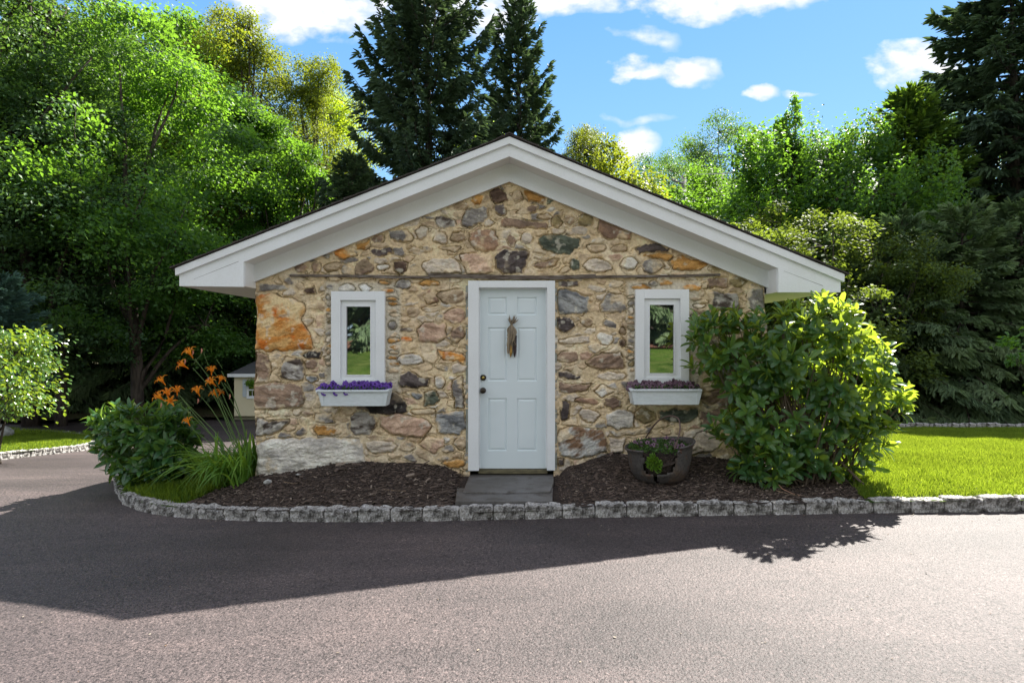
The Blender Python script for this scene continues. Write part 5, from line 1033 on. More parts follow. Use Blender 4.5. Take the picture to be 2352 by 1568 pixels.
# ---- dried corn on the door
def corn():
    yd = .03; a = P(1175, 745, yd); root = thing('dried_corn', 'bundle of dried indian corn with husks hanging on the white door', 'door ornament', (a[0], yd-.02, a[2])); r_ = np.random.default_rng(81)
    hm = mat('dry_husk', (.30, .245, .17), .85, .15, noise=[(30, 3, (.16, .13, .10), .4, .65, (3, 3, .3))], bump=(60, 3, .5, .003, (3, 3, .3))); s = 6.6/F
    def strip(pts, w_, mb):
        pts = np.array(pts); t = np.linspace(0, len(pts)-1, 10); pp = np.stack([np.interp(t, range(len(pts)), pts[:, i]) for i in range(3)], 1)
        for _ in range(2): pp[1:-1] = pp[1:-1]*.5+(pp[:-2]+pp[2:])*.25
        ww = w_*np.interp(np.linspace(0, 1, 10), [0, .25, .7, 1], [.35, 1, .9, .15]); rr = []
        for i in range(10): rr += [pp[i]-[ww[i], -.004, 0], pp[i]-[ww[i]*.3, .003, 0], pp[i]+[ww[i]*.3, -.003, 0], pp[i]+[ww[i], .004, 0]]
        mb.add(rr, [(i*4+j, i*4+j+1, i*4+5+j, i*4+4+j) for i in range(9) for j in range(3)])
    mb = MB()
    for i in range(34):
        e = np.array(P(r_.uniform(1162, 1188), r_.uniform(772, 800), yd)); e[1] = yd-.03-r_.uniform(0, .03); m_ = np.array(P(1175+r_.uniform(-13, 12), 765+r_.uniform(-8, 12), yd)); m_[1] = yd-.04-r_.uniform(0, .02)
        strip([(a[0]+r_.normal(0, .004), yd-.03, a[2]+.002), m_, e], r_.uniform(.006, .013), mb)
    for i in range(20):
        e = np.array(P(1175+r_.uniform(-12, 10), r_.uniform(723, 736), yd)); e[1] = yd-.03-r_.uniform(-.01, .03); strip([(a[0], yd-.03, a[2]-.004), (a[0]*.6+e[0]*.4, e[1], a[2]+.02), e], r_.uniform(.004, .008), mb)
    for ex, ey in ((1187, 728), (1191, 733)): e = np.array(P(ex, ey, yd)); e[1] = yd-.05; strip([(a[0], yd-.03, a[2]), (a[0]*.5+e[0]*.5, e[1], a[2]+.02), e], .010, mb)
    for ex, ey, w_ in ((1168, 812, .012), (1166, 800, .01)): e = np.array(P(ex, ey, yd)); e[1] = yd-.05; strip([(a[0]-.02, yd-.05, a[2]-.12), (e[0]-.004, yd-.055, e[2]+.05), e], w_, mb)
    mb.build('husks', hm, root); MB().tube([(a[0]-.011, yd-.03, a[2]), (a[0], yd-.043, a[2]), (a[0]+.011, yd-.03, a[2])], .006, 6).build('tie', hm, root)
    for px, top, bot, rad, c, nm in ((1183.5, 770, 820, .0175, (.030, .014, .018), 'purple_corn_cob'), (1174.5, 775, 820, .016, (.42, .24, .05), 'yellow_corn_cob'), (1168, 775, 812, .013, (.30, .17, .05), 'yellow_corn_cob')):
        mc = mat('corn_kernels', c, .35, .5, noise=[(40, 2, (c[0]*.4, c[1]*.4, c[2]*.4), .5, .62)], bump=(150, 1, .8, .004)); T_ = P(px, top, yd); B_ = P(px-1.5, bot, yd); k = 14; n = 26; v = []; f = []
        for i in range(n):
            t = i/(n-1); r0 = rad*math.sin(min(1, (1-t)*3+.12)*math.pi/2)
            for j in range(k): q_ = j*2*math.pi/k; rr = r0*(1+.05*((i+j) % 2)); v.append((T_[0]*(1-t)+B_[0]*t+rr*math.cos(q_), yd-.026+rr*math.sin(q_), T_[2]*(1-t)+B_[2]*t))
        f = [(i*k+j, i*k+(j+1) % k, (i+1)*k+(j+1) % k, (i+1)*k+j) for i in range(n-1) for j in range(k)]+[tuple(range(k))[::-1], tuple((n-1)*k+j for j in range(k))]; MB().add(v, f).build(nm, mc, root, smooth=True)
    rebase(root)
corn()
# ================================================================ trees
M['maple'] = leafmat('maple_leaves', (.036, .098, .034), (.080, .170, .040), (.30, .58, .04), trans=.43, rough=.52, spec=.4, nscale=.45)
M['maple_dark'] = leafmat('shaded_tree_leaves', (.042, .095, .044), (.080, .150, .054), (.24, .44, .05), trans=.36, rough=.52, spec=.4, nscale=.5)  # darker copy of the maple green, shade put into the leaf colour
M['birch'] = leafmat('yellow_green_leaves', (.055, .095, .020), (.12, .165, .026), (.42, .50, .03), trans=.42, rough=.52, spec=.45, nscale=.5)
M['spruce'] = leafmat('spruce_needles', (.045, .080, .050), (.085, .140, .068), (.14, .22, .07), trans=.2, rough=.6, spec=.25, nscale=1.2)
M['spruce_light'] = leafmat('sunlit_spruce_needles', (.035, .085, .024), (.10, .18, .03), (.26, .42, .03), trans=.3, rough=.6, spec=.25, nscale=1.2)  # lighter copy of the spruce needles, sunlight put into their colour
M['bright'] = leafmat('sunlit_far_leaves', (.07, .13, .02), (.14, .21, .025), (.62, .80, .03), trans=.55, rough=.42, spec=.4, nscale=.6)  # brighter leaf copy, backlight on far foliage put into the colour
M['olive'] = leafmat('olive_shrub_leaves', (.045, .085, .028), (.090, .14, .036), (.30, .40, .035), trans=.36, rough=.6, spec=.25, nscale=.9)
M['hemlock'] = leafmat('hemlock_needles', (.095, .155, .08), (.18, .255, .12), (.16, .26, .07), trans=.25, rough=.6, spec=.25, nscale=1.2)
M['bluespruce'] = leafmat('blue_spruce_needles', (.03, .075, .06), (.07, .14, .11), (.1, .2, .1), trans=.12, rough=.6, spec=.25, nscale=1.2)
def curve(a, b, sag, n, r_, wob=.0):
    t = np.linspace(0, 1, n)[:, None]; p = np.array(a)*(1-t)+np.array(b)*t; p[:, 2:3] += 4*t*(1-t)*sag
    if wob: p[1:-1] += np.cumsum(r_.normal(0, wob, (n-2, 3)), 0)*.5
    return p
def deciduous(name, label, H, Rr, hb, ncl, nlf, lsz, m, seed, dens=1.0, clr=(.55, 1.05), flat=.42, droop=.3, twigs=True, cat='tree', trunk_r=None, lean=0.0, stems=1, group=None, tpl=LEAF4, wr=.72):
    r_ = np.random.default_rng(seed); root = thing(name, label, cat, (0, 0, 0), group); mb = MB()
    tr = trunk_r or H*.016; tops = []
    for s in range(stems):
        top = np.array([r_.normal(0, .3*Rr if stems > 1 else .12*Rr)+lean*H, r_.normal(0, .2*Rr if stems > 1 else .1*Rr), H*(.86 if stems == 1 else r_.uniform(.6, .8))]); tops.append(top)
        pts = curve((r_.normal(0, .12)*(stems > 1), r_.normal(0, .1)*(stems > 1), -.15), top, 0, 12, r_, .05*H/12); mb.tube(pts, np.linspace(tr/math.sqrt(stems), tr*.12, 12), 7)
        if s == 0: spine = pts
    # clump centres: uneven crown made of lobes
    nl = max(7, ncl//8); lob = []
    for i in range(nl):
        d = rdir(1, r_)[0]; h = ((i*.618) % 1.0)**.85; zc = hb+(H-hb)*(.12+.84*h); prof_ = math.sin(math.pi*min(.97, .16+.80*h))**.75
        a = i*2.399; rr = Rr*prof_*r_.uniform(.35, .86); lob.append((lean*zc+math.cos(a)*rr, math.sin(a)*rr, zc, Rr*r_.uniform(.24, .42)))
    cl = []
    while len(cl) < ncl:
        if r_.random() < .6:
            L_ = lob[r_.integers(nl)]; d = rdir(1, r_)[0]*r_.uniform(.5, 1.15); c = np.array(L_[:3])+d*L_[3]*np.array([1, 1, .8])
        else:
            h = r_.random()**.85; a = r_.uniform(0, 6.283); pf = math.sin(math.pi*min(.97, .14+.82*h))**.7*(.80+.42*math.sin(a*3+h*9+seed)*math.sin(h*17+a)); rr = Rr*pf*math.sqrt(r_.uniform(.25, 1.08)); zc = hb+(H-hb)*h; c = np.array([lean*zc+math.cos(a)*rr, math.sin(a)*rr, zc])
        if c[2] < hb*.75 or c[2] > H*1.02: continue
        cl.append(c)
    cl = np.array(cl)
    for L_ in lob:
        i = int(np.clip(L_[2]/H*9-1.5, 1, 10)); mb.tube(curve(spine[i], L_[:3], Rr*.06, 7, r_, .03*Rr), np.linspace(tr*.42, tr*.10, 7), 5)
    if twigs:
        for c in cl[::2]:
            j = int(np.argmin([np.linalg.norm(c-np.array(L_[:3])) for L_ in lob])); mb.tube(curve(lob[j][:3], c, Rr*.02, 4, r_, .02*Rr), np.linspace(tr*.14, tr*.03, 4), 4)
    mb.build('trunk', M['bark'], root, smooth=True)
    P_ = []; N_ = []; A_ = []; C_ = []; Ls = []
    for c in cl:
        k_ = r_.uniform(.45, 1.25); n = int(nlf*k_*1.05); s = Rr*r_.uniform(*clr)*.30*math.sqrt(k_); ell = r_.uniform(.55, 1.5); d = rdir(n, r_)*((r_.random(n)**.5)*(1+.35*np.abs(r_.normal(0, 1, n))))[:, None]
        out = unit(np.array([c[0], c[1], 0])+1e-6); p = d*np.array([s, s, s*flat*r_.uniform(.6, 1.2)]); az_ = math.atan2(c[1], c[0])+r_.normal(0, .5); ca, sa = math.cos(az_), math.sin(az_); e1 = p[:, 0]*ell; e2 = p[:, 1]/ell; p[:, 0] = ca*e1-sa*e2; p[:, 1] = sa*e1+ca*e2; p[:, 2] -= droop*s*(np.hypot(d[:, 0], d[:, 1])**2)
        P_.append(c+p); N_.append(unit(np.array([0, 0, 1.])+d*.5+r_.normal(0, .5, (n, 3)))); A_.append(d*np.array([1, 1, .2])+out*.4+np.array([0, 0, -.45])+r_.normal(0, .35, (n, 3)))
        b = r_.uniform(0, .8); C_.append(np.stack([np.clip(b+r_.normal(0, .16, n), 0, 1), r_.random(n), r_.random(n)], 1)); Ls.append(lsz*r_.uniform(.7, 1.25, n))
    P_ = np.concatenate(P_); mb = MB(); L_ = np.concatenate(Ls)
    add_leaves(mb, tpl, P_, np.concatenate(A_), np.concatenate(N_), L_, L_*wr, np.concatenate(C_)); mb.build('crown', m, root)
    return root
SPT = (np.array([(0, 0, 0), (-.5, .3, 0), (-.34, .75, 0), (0, 1.06, 0), (.34, .75, 0), (.5, .3, 0), (0, .3, -.17), (0, .75, -.11), (0, .75, .11), (0, .3, .17)]), [(0, 5, 4, 3, 2, 1), (0, 6, 7, 3, 8, 9)])
def spruce(name, label, H, Rr, hb, nbr, m, seed, twig=(.16, .34), tw=.055, per=13, droop=.35, shape=.85, upturn=.25, hang=.6, bare=True, group=None, ntop=1):
    r_ = np.random.default_rng(seed); root = thing(name, label, 'conifer', (0, 0, 0), group); mb = MB()
    sp = curve((0, 0, -.15), (r_.normal(0, .1), r_.normal(0, .1), H*.985), 0, 14, r_, .03); mb.tube(sp, np.linspace(H*.015+.03, .012, 14), 8)
    P_ = []; A_ = []; C_ = []; L_ = []
    for i in range(nbr):
        u = ((i+.5)/nbr)**.9; z = hb+(H*.985-hb)*u; az = i*2.399+r_.normal(0, .3); L = Rr*(1-u)**shape*r_.uniform(.68, 1.22)+.16
        up0 = np.interp(u, [0, .55, .85, 1], [-.06, .08, .42, .95]); n = 9; t = np.linspace(0, 1, n); x = sp[min(13, int(z/H*13)), :2]
        rad = L*t; zz = z+L*(up0*t-droop*t*t*(1-u)**.5*1.1+upturn*t**4*.6); C = np.stack([x[0]+np.cos(az)*rad, x[1]+np.sin(az)*rad, zz], 1); C[:, :2] += np.stack([-np.sin(az)*t*t, np.cos(az)*t*t], 1)*r_.normal(0, .10)*L
        mb.tube(C, np.linspace(.012+.010*L, .004, n), 4)
        m_ = int(per*L/.5)+5; ts = r_.uniform(.08, 1.0, m_)**.8; b = r_.uniform(0, .6)
        pc = np.stack([np.interp(ts, t, C[:, k]) for k in range(3)], 1); T = unit(np.stack([np.cos(az)*np.ones(m_), np.sin(az)*np.ones(m_), up0-2*droop*ts*(1-u)], 1))
        side = np.array([-np.sin(az), np.cos(az), 0]); sg = r_.choice([-1, 1], m_); ln = (1-ts*.75)*L*.36*r_.uniform(.35, 1, m_)+.05
        # a spray: a short side shoot carrying several needle covered twigs
        for k in range(5):
            f_ = (k+.6)/5; dr = side*sg[:, None]*.75+T*.55; q_ = pc+dr*(ln*f_)[:, None]+np.array([0, 0, -1.])*(ln*f_*f_*hang*.6)[:, None]+r_.normal(0, .02, (m_, 3))
            hd = np.array([0, 0, -1.])*(hang*(1-u*.8)); ax_ = unit(dr*.7+T*.4+hd+r_.normal(0, .28, (m_, 3)))
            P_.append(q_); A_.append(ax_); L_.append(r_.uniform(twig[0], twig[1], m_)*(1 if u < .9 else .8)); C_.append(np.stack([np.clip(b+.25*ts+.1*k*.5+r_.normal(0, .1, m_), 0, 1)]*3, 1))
        e = C[-1]; P_.append(np.repeat(e[None], 3, 0)); A_.append(unit(T[:1]+r_.normal(0, .3, (3, 3)))); L_.append(np.full(3, twig[1])); C_.append(np.full((3, 3), .9))
    for j in range(8): P_.append(np.array([[sp[-1, 0], sp[-1, 1], H*(.90+.013*j)]]*5)); A_.append(unit(rdir(5, r_)*[1, 1, .1]+[0, 0, 1.0])); L_.append(np.full(5, twig[1]*.9)); C_.append(np.full((5, 3), .5))
    mb.build('trunk', M['bark'], root, smooth=True); P_ = np.concatenate(P_); A_ = np.concatenate(A_); L_ = np.concatenate(L_); mb = MB()
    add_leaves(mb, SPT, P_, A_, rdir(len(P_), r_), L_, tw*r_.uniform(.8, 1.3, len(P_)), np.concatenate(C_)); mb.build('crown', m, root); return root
def put(o, px, d, rz=0, s=(1, 1, 1), dz=0):
    x = (px-1176)*d/F; y = d+CAMY; o.location = (x, y, float(gfar(x, y))+dz); o.rotation_euler = (0, 0, rz); o.scale = s; return o
def recolour(c, m):                         # the same crown with another leaf material
    for ch in [q_ for q_ in sc.collection.objects if q_.parent == c and q_.name.startswith('crown')]:
        ch.material_slots[0].link = 'OBJECT'; ch.material_slots[0].material = m
    return c
def cp(o, label, px, d, rz=0, s=(1, 1, 1), dz=0, group=None):
    c = copy_thing(o, (0, 0, 0), 0, (1, 1, 1), label, group); return put(c, px, d, rz, s, dz)
# ---- the wood on the left
mA = deciduous('maple_tree', 'bright green maple with layered boughs standing forward in the left wood', 11.5, 3.6, 1.6, 92, 520, .112, M['maple'], 101); put(mA, 320, 18.5, .4, (1.08, 1.08, 1.08))
mB = deciduous('maple_tree', 'bright leafy maple with forked dark stems just left of the tall spruce', 11.0, 3.2, 1.2, 88, 520, .11, M['maple'], 102, stems=3, trunk_r=.2); put(mB, 515, 23.5, 0, (1.15, 1.15, 1.15))
mD = deciduous('dark_tree', 'tall dark leafy tree with bare crooked limbs at the left edge', 15.5, 4.4, 3.0, 100, 450, .118, M['maple_dark'], 103); put(mD, 70, 18, 0)
bi = deciduous('birch_tree', 'tall yellow green small leaved tree rising against the sky in the left wood', 17.5, 4.1, 2.0, 190, 380, .105, M['birch'], 104, flat=.8, droop=.5, clr=(.38, .7)); put(bi, 535, 27, 0)
cp(bi, 'slender pale green tree between the birch and the tall spruce', 740, 29, 2.0, (.85, .85, .93))
cp(mA, 'tall maple behind the left wood with its top cut by the photo edge', 385, 27, 2.1, (1.15, 1.15, 1.5))
cp(mB, 'rounded bright maple low beside the left flank of the tall spruce', 690, 24, 1.3, (.85, .85, .92))
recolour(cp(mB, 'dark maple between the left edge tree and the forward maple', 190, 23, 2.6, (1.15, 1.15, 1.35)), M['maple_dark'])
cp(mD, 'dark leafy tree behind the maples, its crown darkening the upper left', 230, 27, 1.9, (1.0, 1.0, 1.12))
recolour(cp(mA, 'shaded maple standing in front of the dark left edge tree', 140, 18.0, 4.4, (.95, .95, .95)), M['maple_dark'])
cp(mB, 'broad maple whose crown reaches the roof edge on the left', 640, 24.5, 2.7, (1.15, 1.15, 1.05))
cp(mB, 'tall bright maple right beside the yellow green birch', 430, 30, .7, (1.5, 1.5, 1.75))
cp(mD, 'second dark leafy tree standing half outside the left edge', -120, 16, 4.0, (1, 1, 1))
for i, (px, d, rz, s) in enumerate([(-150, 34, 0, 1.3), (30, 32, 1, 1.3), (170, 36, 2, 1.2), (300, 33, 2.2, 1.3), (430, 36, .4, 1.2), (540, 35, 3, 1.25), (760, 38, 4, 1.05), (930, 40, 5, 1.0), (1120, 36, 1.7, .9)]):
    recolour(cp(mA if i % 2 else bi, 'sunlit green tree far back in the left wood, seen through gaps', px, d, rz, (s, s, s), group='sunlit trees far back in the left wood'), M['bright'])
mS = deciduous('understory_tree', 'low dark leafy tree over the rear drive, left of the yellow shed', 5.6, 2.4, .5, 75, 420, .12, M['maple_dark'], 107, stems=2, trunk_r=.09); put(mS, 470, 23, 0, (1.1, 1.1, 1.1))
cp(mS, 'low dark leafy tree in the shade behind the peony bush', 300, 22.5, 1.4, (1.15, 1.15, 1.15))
cp(mS, 'low leafy tree in the gap right of the big fir trunk', 130, 23, 2.5, (1.1, 1.1, 1.3))
hem = spruce('hemlock', 'dark drooping hemlock at the far side of the rear drive', 6.2, 2.4, .15, 90, M['hemlock'], 111, twig=(.12, .26), tw=.05, per=15, droop=.45, shape=.6, hang=.7); put(hem, 390, 22.5, 0, (1.1, 1.1, 1.1))
cp(hem, 'dark hemlock with fringed boughs behind the daylilies', 520, 25, 1.2, (1.3, 1.3, 1.2))
cp(hem, 'dark hemlock in deep shade left of the peony bush', 250, 22.2, 2.2, (1.1, 1.1, .95))
cp(hem, 'short dark hemlock next to the big fir trunk', 140, 21.5, 3.3, (1, 1, .75))
cp(hem, 'dark hemlock behind the yellow shed', 640, 27, 4.2, (1.4, 1.4, 1.3))
fir = spruce('big_fir', 'big fir with a thick bare trunk at the left behind the sunlit shrub', 13, 2.2, 4.6, 110, M['spruce'], 112, per=11, hang=.6); put(fir, 72, 18.5, 0, (1, 1, 1))
blu = spruce('blue_spruce', 'blue green spruce boughs above the sunlit shrub at the left edge', 5.4, 2.1, 2.3, 70, M['bluespruce'], 113, twig=(.12, .24), per=14, droop=.2, shape=.5, hang=.2); put(blu, -30, 13.5, 0, (.62, .62, .68))
# ---- the two spruces behind the roof
spA = spruce('spruce_tree', 'tall dark spruce behind the roof, left of the ridge', 12.9, 2.95, .6, 225, M['spruce'], 121, twig=(.10, .22), tw=.030, per=19, droop=.30, shape=.58, upturn=.8, hang=.55); put(spA, 980, 24, 0, (1.44, 1.44, 1.46))
spB = spruce('spruce_tree', 'slimmer dark spruce behind the roof ridge, right of the taller one', 11.9, 1.85, .6, 190, M['spruce'], 122, twig=(.10, .21), tw=.030, per=19, droop=.28, shape=.66, upturn=.85, hang=.55); put(spB, 1208, 26, 0, (1.44, 1.44, 1.455))
cp(spB, 'smaller spruce with light bough tips low left of the tall dark spruce', 800, 20.5, 2.2, (1.15, 1.15, .74))
# ---- right hand side
cp(bi, 'thin small leaved tree peeping out right of the slimmer spruce', 1345, 27, 3.6, (.62, .62, .68))
mR = deciduous('roundheaded_tree', 'bright yellow green bushy tree above the right roof slope', 9.2, 2.7, 1.0, 80, 430, .12, M['birch'], 131, flat=.7, droop=.5); put(mR, 1425, 21, 0, (1.1, 1.1, 1.0))
cp(mD, 'small dark round tree on the skyline over the right roof slope', 1540, 36, 1.1, (.95, .95, .86))
cp(mD, 'dark tree on the skyline beyond the weeping tree', 1940, 34, 2.5, (.78, .78, .80))
cp(mR, 'yellow green tree low on the skyline beside the utility pole', 1650, 30, 2.6, (.95, .95, .95))
wp = deciduous('weeping_tree', 'fresh green weeping tree with hanging boughs and a thin leader on the skyline', 9.6, 3.6, 1.0, 190, 300, .125, M['maple'], 132, flat=1.9, droop=1.1, clr=(.28, .50)); put(wp, 1780, 23, 0, (1.3, 1.3, 1.07))
cp(wp, 'fresh green weeping tree just left of the dark right hand spruces', 1985, 22, 2.2, (1.0, 1.0, 1.05))
ld = deciduous('thin_leader_tree', 'thin upright tree leader standing above the weeping tree', 11.3, .75, 8.2, 16, 170, .12, M['maple'], 133, flat=1.5, droop=1.0, clr=(.7, 1.1)); put(ld, 1822, 23.3, 0, (1, 1, 1.06))
sh = deciduous('twiggy_shrub', 'yellow green twiggy shrub beyond the right end of the roof', 5.6, 2.1, .3, 130, 230, .085, M['olive'], 134, stems=5, trunk_r=.10, flat=.8, droop=.2, clr=(.36, .66)); put(sh, 1880, 17, 0, (1.35, 1.2, 1.05))
cp(sh, 'yellow green twiggy shrub low over the middle of the right roof slope', 1690, 17.5, 1.9, (1.3, 1.3, 1.02))
cp(sh, 'tall twiggy grey green shrub filling the space under the weeping tree', 1790, 20, 4.0, (1.3, 1.3, 1.2))
cp(sh, 'twiggy shrub whose top shows over the roof just right of the utility pole', 1600, 21, 5.0, (1.2, 1.2, 1.15))
cp(sh, 'twiggy shrub behind the rhododendron in front of the dark trees', 2030, 17.2, 3.1, (1.0, 1.0, .98))
tall = spruce('tall_spruce', 'very tall dark spruce filling the right edge', 17.5, 3.9, .3, 260, M['spruce'], 141, twig=(.16, .34), tw=.06, per=11, droop=.38, shape=.55, upturn=.3, hang=.8); put(tall, 2340, 22, 0, (1.15, 1.15, 1.05))
sl_ = spruce('spruce_tree', 'spruce with sunlit bough tips between the weeping tree and the tall right spruce', 10.4, 2.7, .3, 190, M['spruce_light'], 142, twig=(.15, .32), tw=.058, per=12, droop=.32, shape=.65, upturn=.4, hang=.6); put(sl_, 2085, 22.5, 0, (1.15, 1.15, 1.12))
cp(mR, 'bushy green tree filling the gap under the skyline right of the roof', 1850, 27, 4.0, (1.2, 1.2, .98))
cp(wp, 'pale green drooping tree just beyond the utility pole', 1640, 34, 1.0, (1.4, 1.4, 1.2))
cp(hem, 'dark hemlock in the shade right behind the rhododendron', 2060, 17.6, .6, (1.0, 1.0, .95))
cp(hem, 'dark hemlock at the back of the right lawn', 2200, 17.8, 1.7, (1.1, 1.1, 1.0))
cp(hem, 'dark hemlock at the right edge behind the lawn', 2350, 18.0, 2.9, (1.15, 1.15, 1.02))
cp(hem, 'dark hemlock between the cottage and the right hand shrubs', 1900, 18.2, 4.4, (1.1, 1.1, .85))
for i, (px, d, rz, s) in enumerate([(1480, 44, 0, 1.0), (1570, 40, 5, 1.05), (1660, 46, 1.3, 1.25), (1780, 43, 3.3, 1.15), (1900, 44, 2.6, 1.1), (2020, 41, .6, 1.15), (2150, 40, 3.1, 1.2), (2350, 42, 4.2, 1.5), (2600, 36, 5.2, 1.4)]):
    cp(mA if i % 2 else mD, 'green tree far back on the right, seen through gaps', px, d, rz, (s, s, s), group='trees far back on the right')
for i, (px, d, o, s) in enumerate([(2640, 24, tall, 1.0), (2860, 27, hem, 2.2), (3050, 25, tall, 1.0), (3350, 28, hem, 2.2), (2760, 34, mA, 1.4), (3200, 36, mA, 1.4)]):
    cp(o, 'dark tree closing the far side of the lawn beyond the right edge', px, d, i*1.1, (s, s, s), group='trees beyond the right edge')
# ---- sunlit shrub at the left edge
M['viburnum'] = leafmat('glossy_shrub_leaves', (.04, .11, .02), (.10, .20, .03), (.45, .62, .04), trans=.35, rough=.26, spec=.7, nscale=3)
vb = deciduous('flowering_shrub', 'sunlit glossy leaved shrub with arching bare stems at the left edge', 2.15, 1.25, .85, 70, 62, .085, M['viburnum'], 151, stems=6, trunk_r=.06, flat=.7, droop=.3, clr=(.6, 1.0), cat='shrub', tpl=LEAF8, wr=.62); put(vb, -8, 9.7, 0, (.95, .9, .95), .1)
# overhanging sprig at the right edge
sg_ = deciduous('leafy_sapling', 'light green leafy sapling just inside the right edge behind the lawn', 2.3, .8, .9, 16, 40, .12, M['maple'], 152, trunk_r=.02, cat='sapling', tpl=LEAF8, wr=.5); put(sg_, 2380, 11.5, 0)
# ---- shed with clipped view beyond the corner
M['yellow'] = mat('pale_yellow_siding', (.66, .60, .42), .7, .2, noise=[(2, 3, (.94, .93, .9, 1), .4, .7)]); M['greypaint'] = mat('pale_grey_paint', (.52, .58, .62), .6, .3)
def shed():
    d = 19.4; y = d+CAMY; k = d/F; x0 = (538-1176)*k; x1 = x0+3.1; zb = CAMZ-(971-784)*k; ze = CAMZ-(858-784)*k; zr = CAMZ-(822-784)*k
    root = thing('garden_shed', 'pale yellow garden shed with dark roof behind the cottage corner', 'shed', ((x0+x1)/2, y+1, zb)); dp = 2.2
    mb = MB(); mb.box(x0, x1, y, y+dp, zb-.3, ze+.02)
    w_ = mb.build('wall', M['yellow'], root); mb = MB()
    for i in range(int((x1-x0)/.2)): mb.box(x0+.2*i, x0+.2*i+.012, y-.004, y-.0005, zb, ze-.12)
    e = .14; rx = (585-538)*k*.95; A = [(x0-e, y-e, ze), (x1+e, y-e, ze), (x1+e, y+dp+e, ze), (x0-e, y+dp+e, ze)]; Rg = [(x0+.62, y+dp/2, zr+.05), (x1-.62, y+dp/2, zr+.05)]
    MB().add(A+Rg, [(0, 1, 5, 4), (1, 2, 5), (2, 3, 4, 5), (3, 0, 4), (0, 3, 2, 1)]).build('roof', mat('grey_shed_shingle', (.10, .10, .11), .9, .2, noise=[(8, 3, (.07, .07, .075), .4, .7, (1, 12, 12))]), root)
    mb = MB(); mb.box(x0-e-.01, x1+e+.01, y-e-.02, y-e-.001, ze-.10, ze+.005); mb.build('eave_board', M['trim'], root); MB().box(x0-e, x1+e, y-e, y-.001, ze-.03, ze-.012).build('soffit', M['trim'], root)
    def X(px): return (px-1176)*k
    def Zp(py): return CAMZ-(py-784)*k
    wn = MB(); frame(wn, (X(567), X(612), Zp(915), Zp(876)), (X(572), X(607), Zp(909), Zp(880)), y-.03, y+.01); wo = wn.build('window', M['trim'], root); MB().box(X(572), X(607), y-.012, y-.006, Zp(909), Zp(880)).build('pane', M['pane'], wo)
    mb = MB(); mb.box(X(572), X(607), y-.022, y-.013, Zp(896.5), Zp(893.5)); mb.build('sash_bar', M['trim'], wo); mb = MB()
    for px in (580, 588.5, 597): mb.box(X(px)-.006, X(px)+.006, y-.020, y-.013, Zp(909), Zp(896.6))
    mb.build('muntin', M['trim'], wo); mb = MB(); a, b = X(558), X(566)
    for j in range(3): mb.box(a+(b-a)*j/3+.002, a+(b-a)*(j+1)/3-.002, y-.03, y-.004, Zp(911), Zp(871))
    mb.box(a-.005, b+.005, y-.042, y-.0305, Zp(880), Zp(877)); mb.box(a-.005, b+.005, y-.042, y-.0305, Zp(905), Zp(902)); mb.build('shutter', M['greypaint'], root); rebase(root)
    mb = MB(); r_ = np.random.default_rng(161); n = 420; c = np.array([X(582), y-.14, Zp(879)]); p = c+rdir(n, r_)*np.array([.20, .10, .11])*(r_.random(n)**.4)[:, None]
    hb_ = thing('hanging_basket', 'small leafy hanging basket in front of the shed window', 'plant', tuple(c+[0, 0, .12])); add_leaves(mb, LEAF8, p, rdir(n, r_)+[0, -.2, -.2], rdir(n, r_)+[0, -.3, .5], .06, .035, np.stack([r_.random(n)]*3, 1)); mb.build('foliage', M['herb'], hb_)
    MB().tube([tuple(c+[0, 0, .30]), tuple(c+[0, 0, .05])], .006, 5).build('hanger', M['black_metal'], hb_); rebase(hb_)
    mb = MB(); mb.box((438-1176)*k, x1+1, y-.9, y-.75, zb-.25, zb+.04); tag(mb.build('timber_edging', mat('brown_timber_edging', (.20, .15, .11), .85, .2, noise=[(6, 3, (.12, .09, .07), .4, .7, (.3, 3, 3))]), None), 'low brown timber edging in front of the yellow shed', 'edging')
shed()
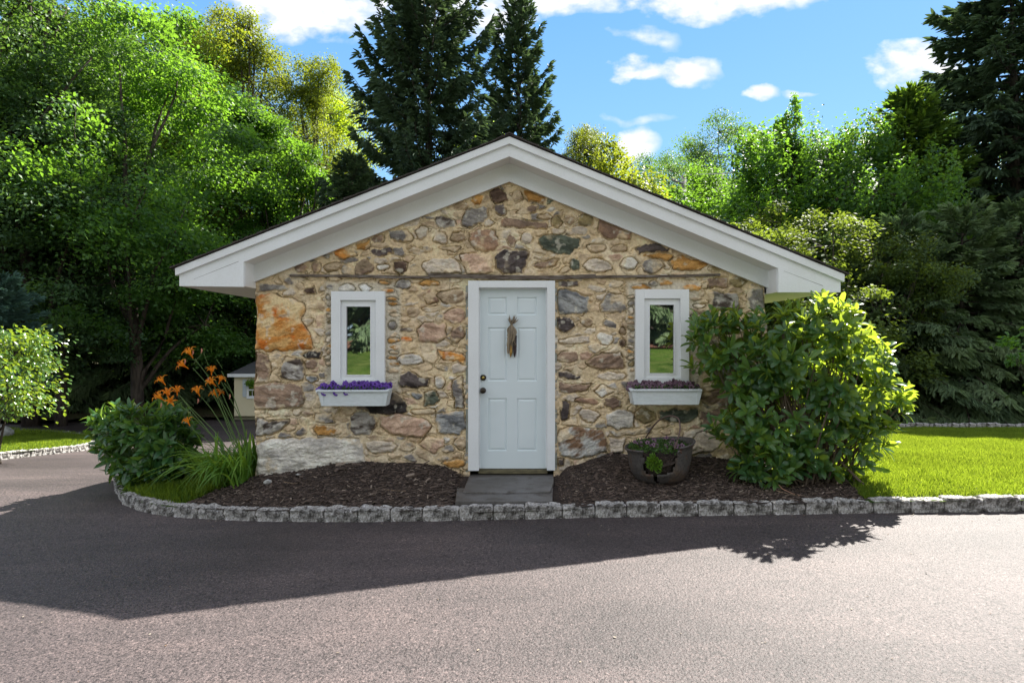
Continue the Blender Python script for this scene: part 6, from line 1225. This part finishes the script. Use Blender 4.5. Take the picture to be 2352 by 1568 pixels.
# ---- utility pole and wires over the right roof slope
def pole():
    d = 33.; y = d+CAMY; k = d/F; X = lambda px: (px-1176)*k; Z = lambda py: CAMZ-(py-784)*k
    root = thing('utility_pole', 'grey wooden utility pole with a short crossarm beyond the right roof slope', 'utility pole', (X(1571), y, 0)); g = mat('grey_pole_wood', (.30, .29, .27), .9, .2, noise=[(4, 3, (.2, .19, .18), .4, .7, (3, 3, .4))])
    MB().tube([(X(1571), y, -1.0), (X(1571), y, Z(402))], [.17, .13], 10).build('pole', g, root, smooth=True); mb = MB()
    a = np.array([X(1540), y-.25, Z(415)]); b = np.array([X(1573), y-.22, Z(428)]); mb.tube([a, b], .07, 4); mb.build('crossarm', g, root)
    for px, py in ((1542, 409), (1548, 411), (1571, 399)): MB().tube([(X(px), y-.25 if px < 1570 else y, Z(py+4)), (X(px), y-.25 if px < 1570 else y, Z(py))], [.05, .03], 8).build('insulator', M['palestone'], root)
    rebase(root); mb = MB()
    for dy in (0, .35):
        t = np.linspace(0, 1, 20); A = np.array([X(1571), y, Z(402)]); B = np.array([X(2350), y-6+dy, Z(340)+dy]); p = A*(1-t)[:, None]+B*t[:, None]; p[:, 2] -= 4*t*(1-t)*.7; mb = MB(); o = mb.tube(p, .016, 5).build('overhead_wire', M['palestone'], None)
        tag(o, ['lower thin overhead wire running right from the utility pole', 'upper thin overhead wire running right from the utility pole'][dy > 0], 'wire')
pole()
# ---- what stands behind the photographer (seen in the panes)
sheet('mulch_bank', np.linspace(-30, 30, 40), np.linspace(-36, -22, 12), lambda X, Y: gz(X, Y)+.16, mat('red_brown_mulch', (.15, .075, .05), .95, .1, obj=False, noise=[(20, 4, (.08, .045, .035), .4, .65)], bump=(20, 4, .8, .04)))
for i, (x, y, o, s, lb) in enumerate([(-9, -29, spA, .8, ''), (-4.3, -26, hem, 2.2, ''), (-1.5, -30, spA, .8, ''), (1, -28, hem, 1.8, ''), (4.4, -26, hem, 2.2, ''), (6.5, -30, spA, .8, ''), (-6.5, -31, spA, .9, ''), (9, -27, hem, 1.8, ''), (12, -30, spA, .8, '')]):
    c = copy_thing(o, (x, y, float(gz(x, y))), i*1.3, (s, s, s), 'dark conifer across the drive behind the photographer, mirrored in the panes', 'conifers behind the photographer')
for i, (x, y, o) in enumerate([(-13, -34, mA), (14, -34, mB), (-4, -40, mA), (6, -40, mB)]):
    copy_thing(o, (x, y, float(gz(x, y))), i*1.7, (1.1, 1.1, 1.1), 'leafy tree on the bank behind the photographer', 'leafy trees behind the photographer')
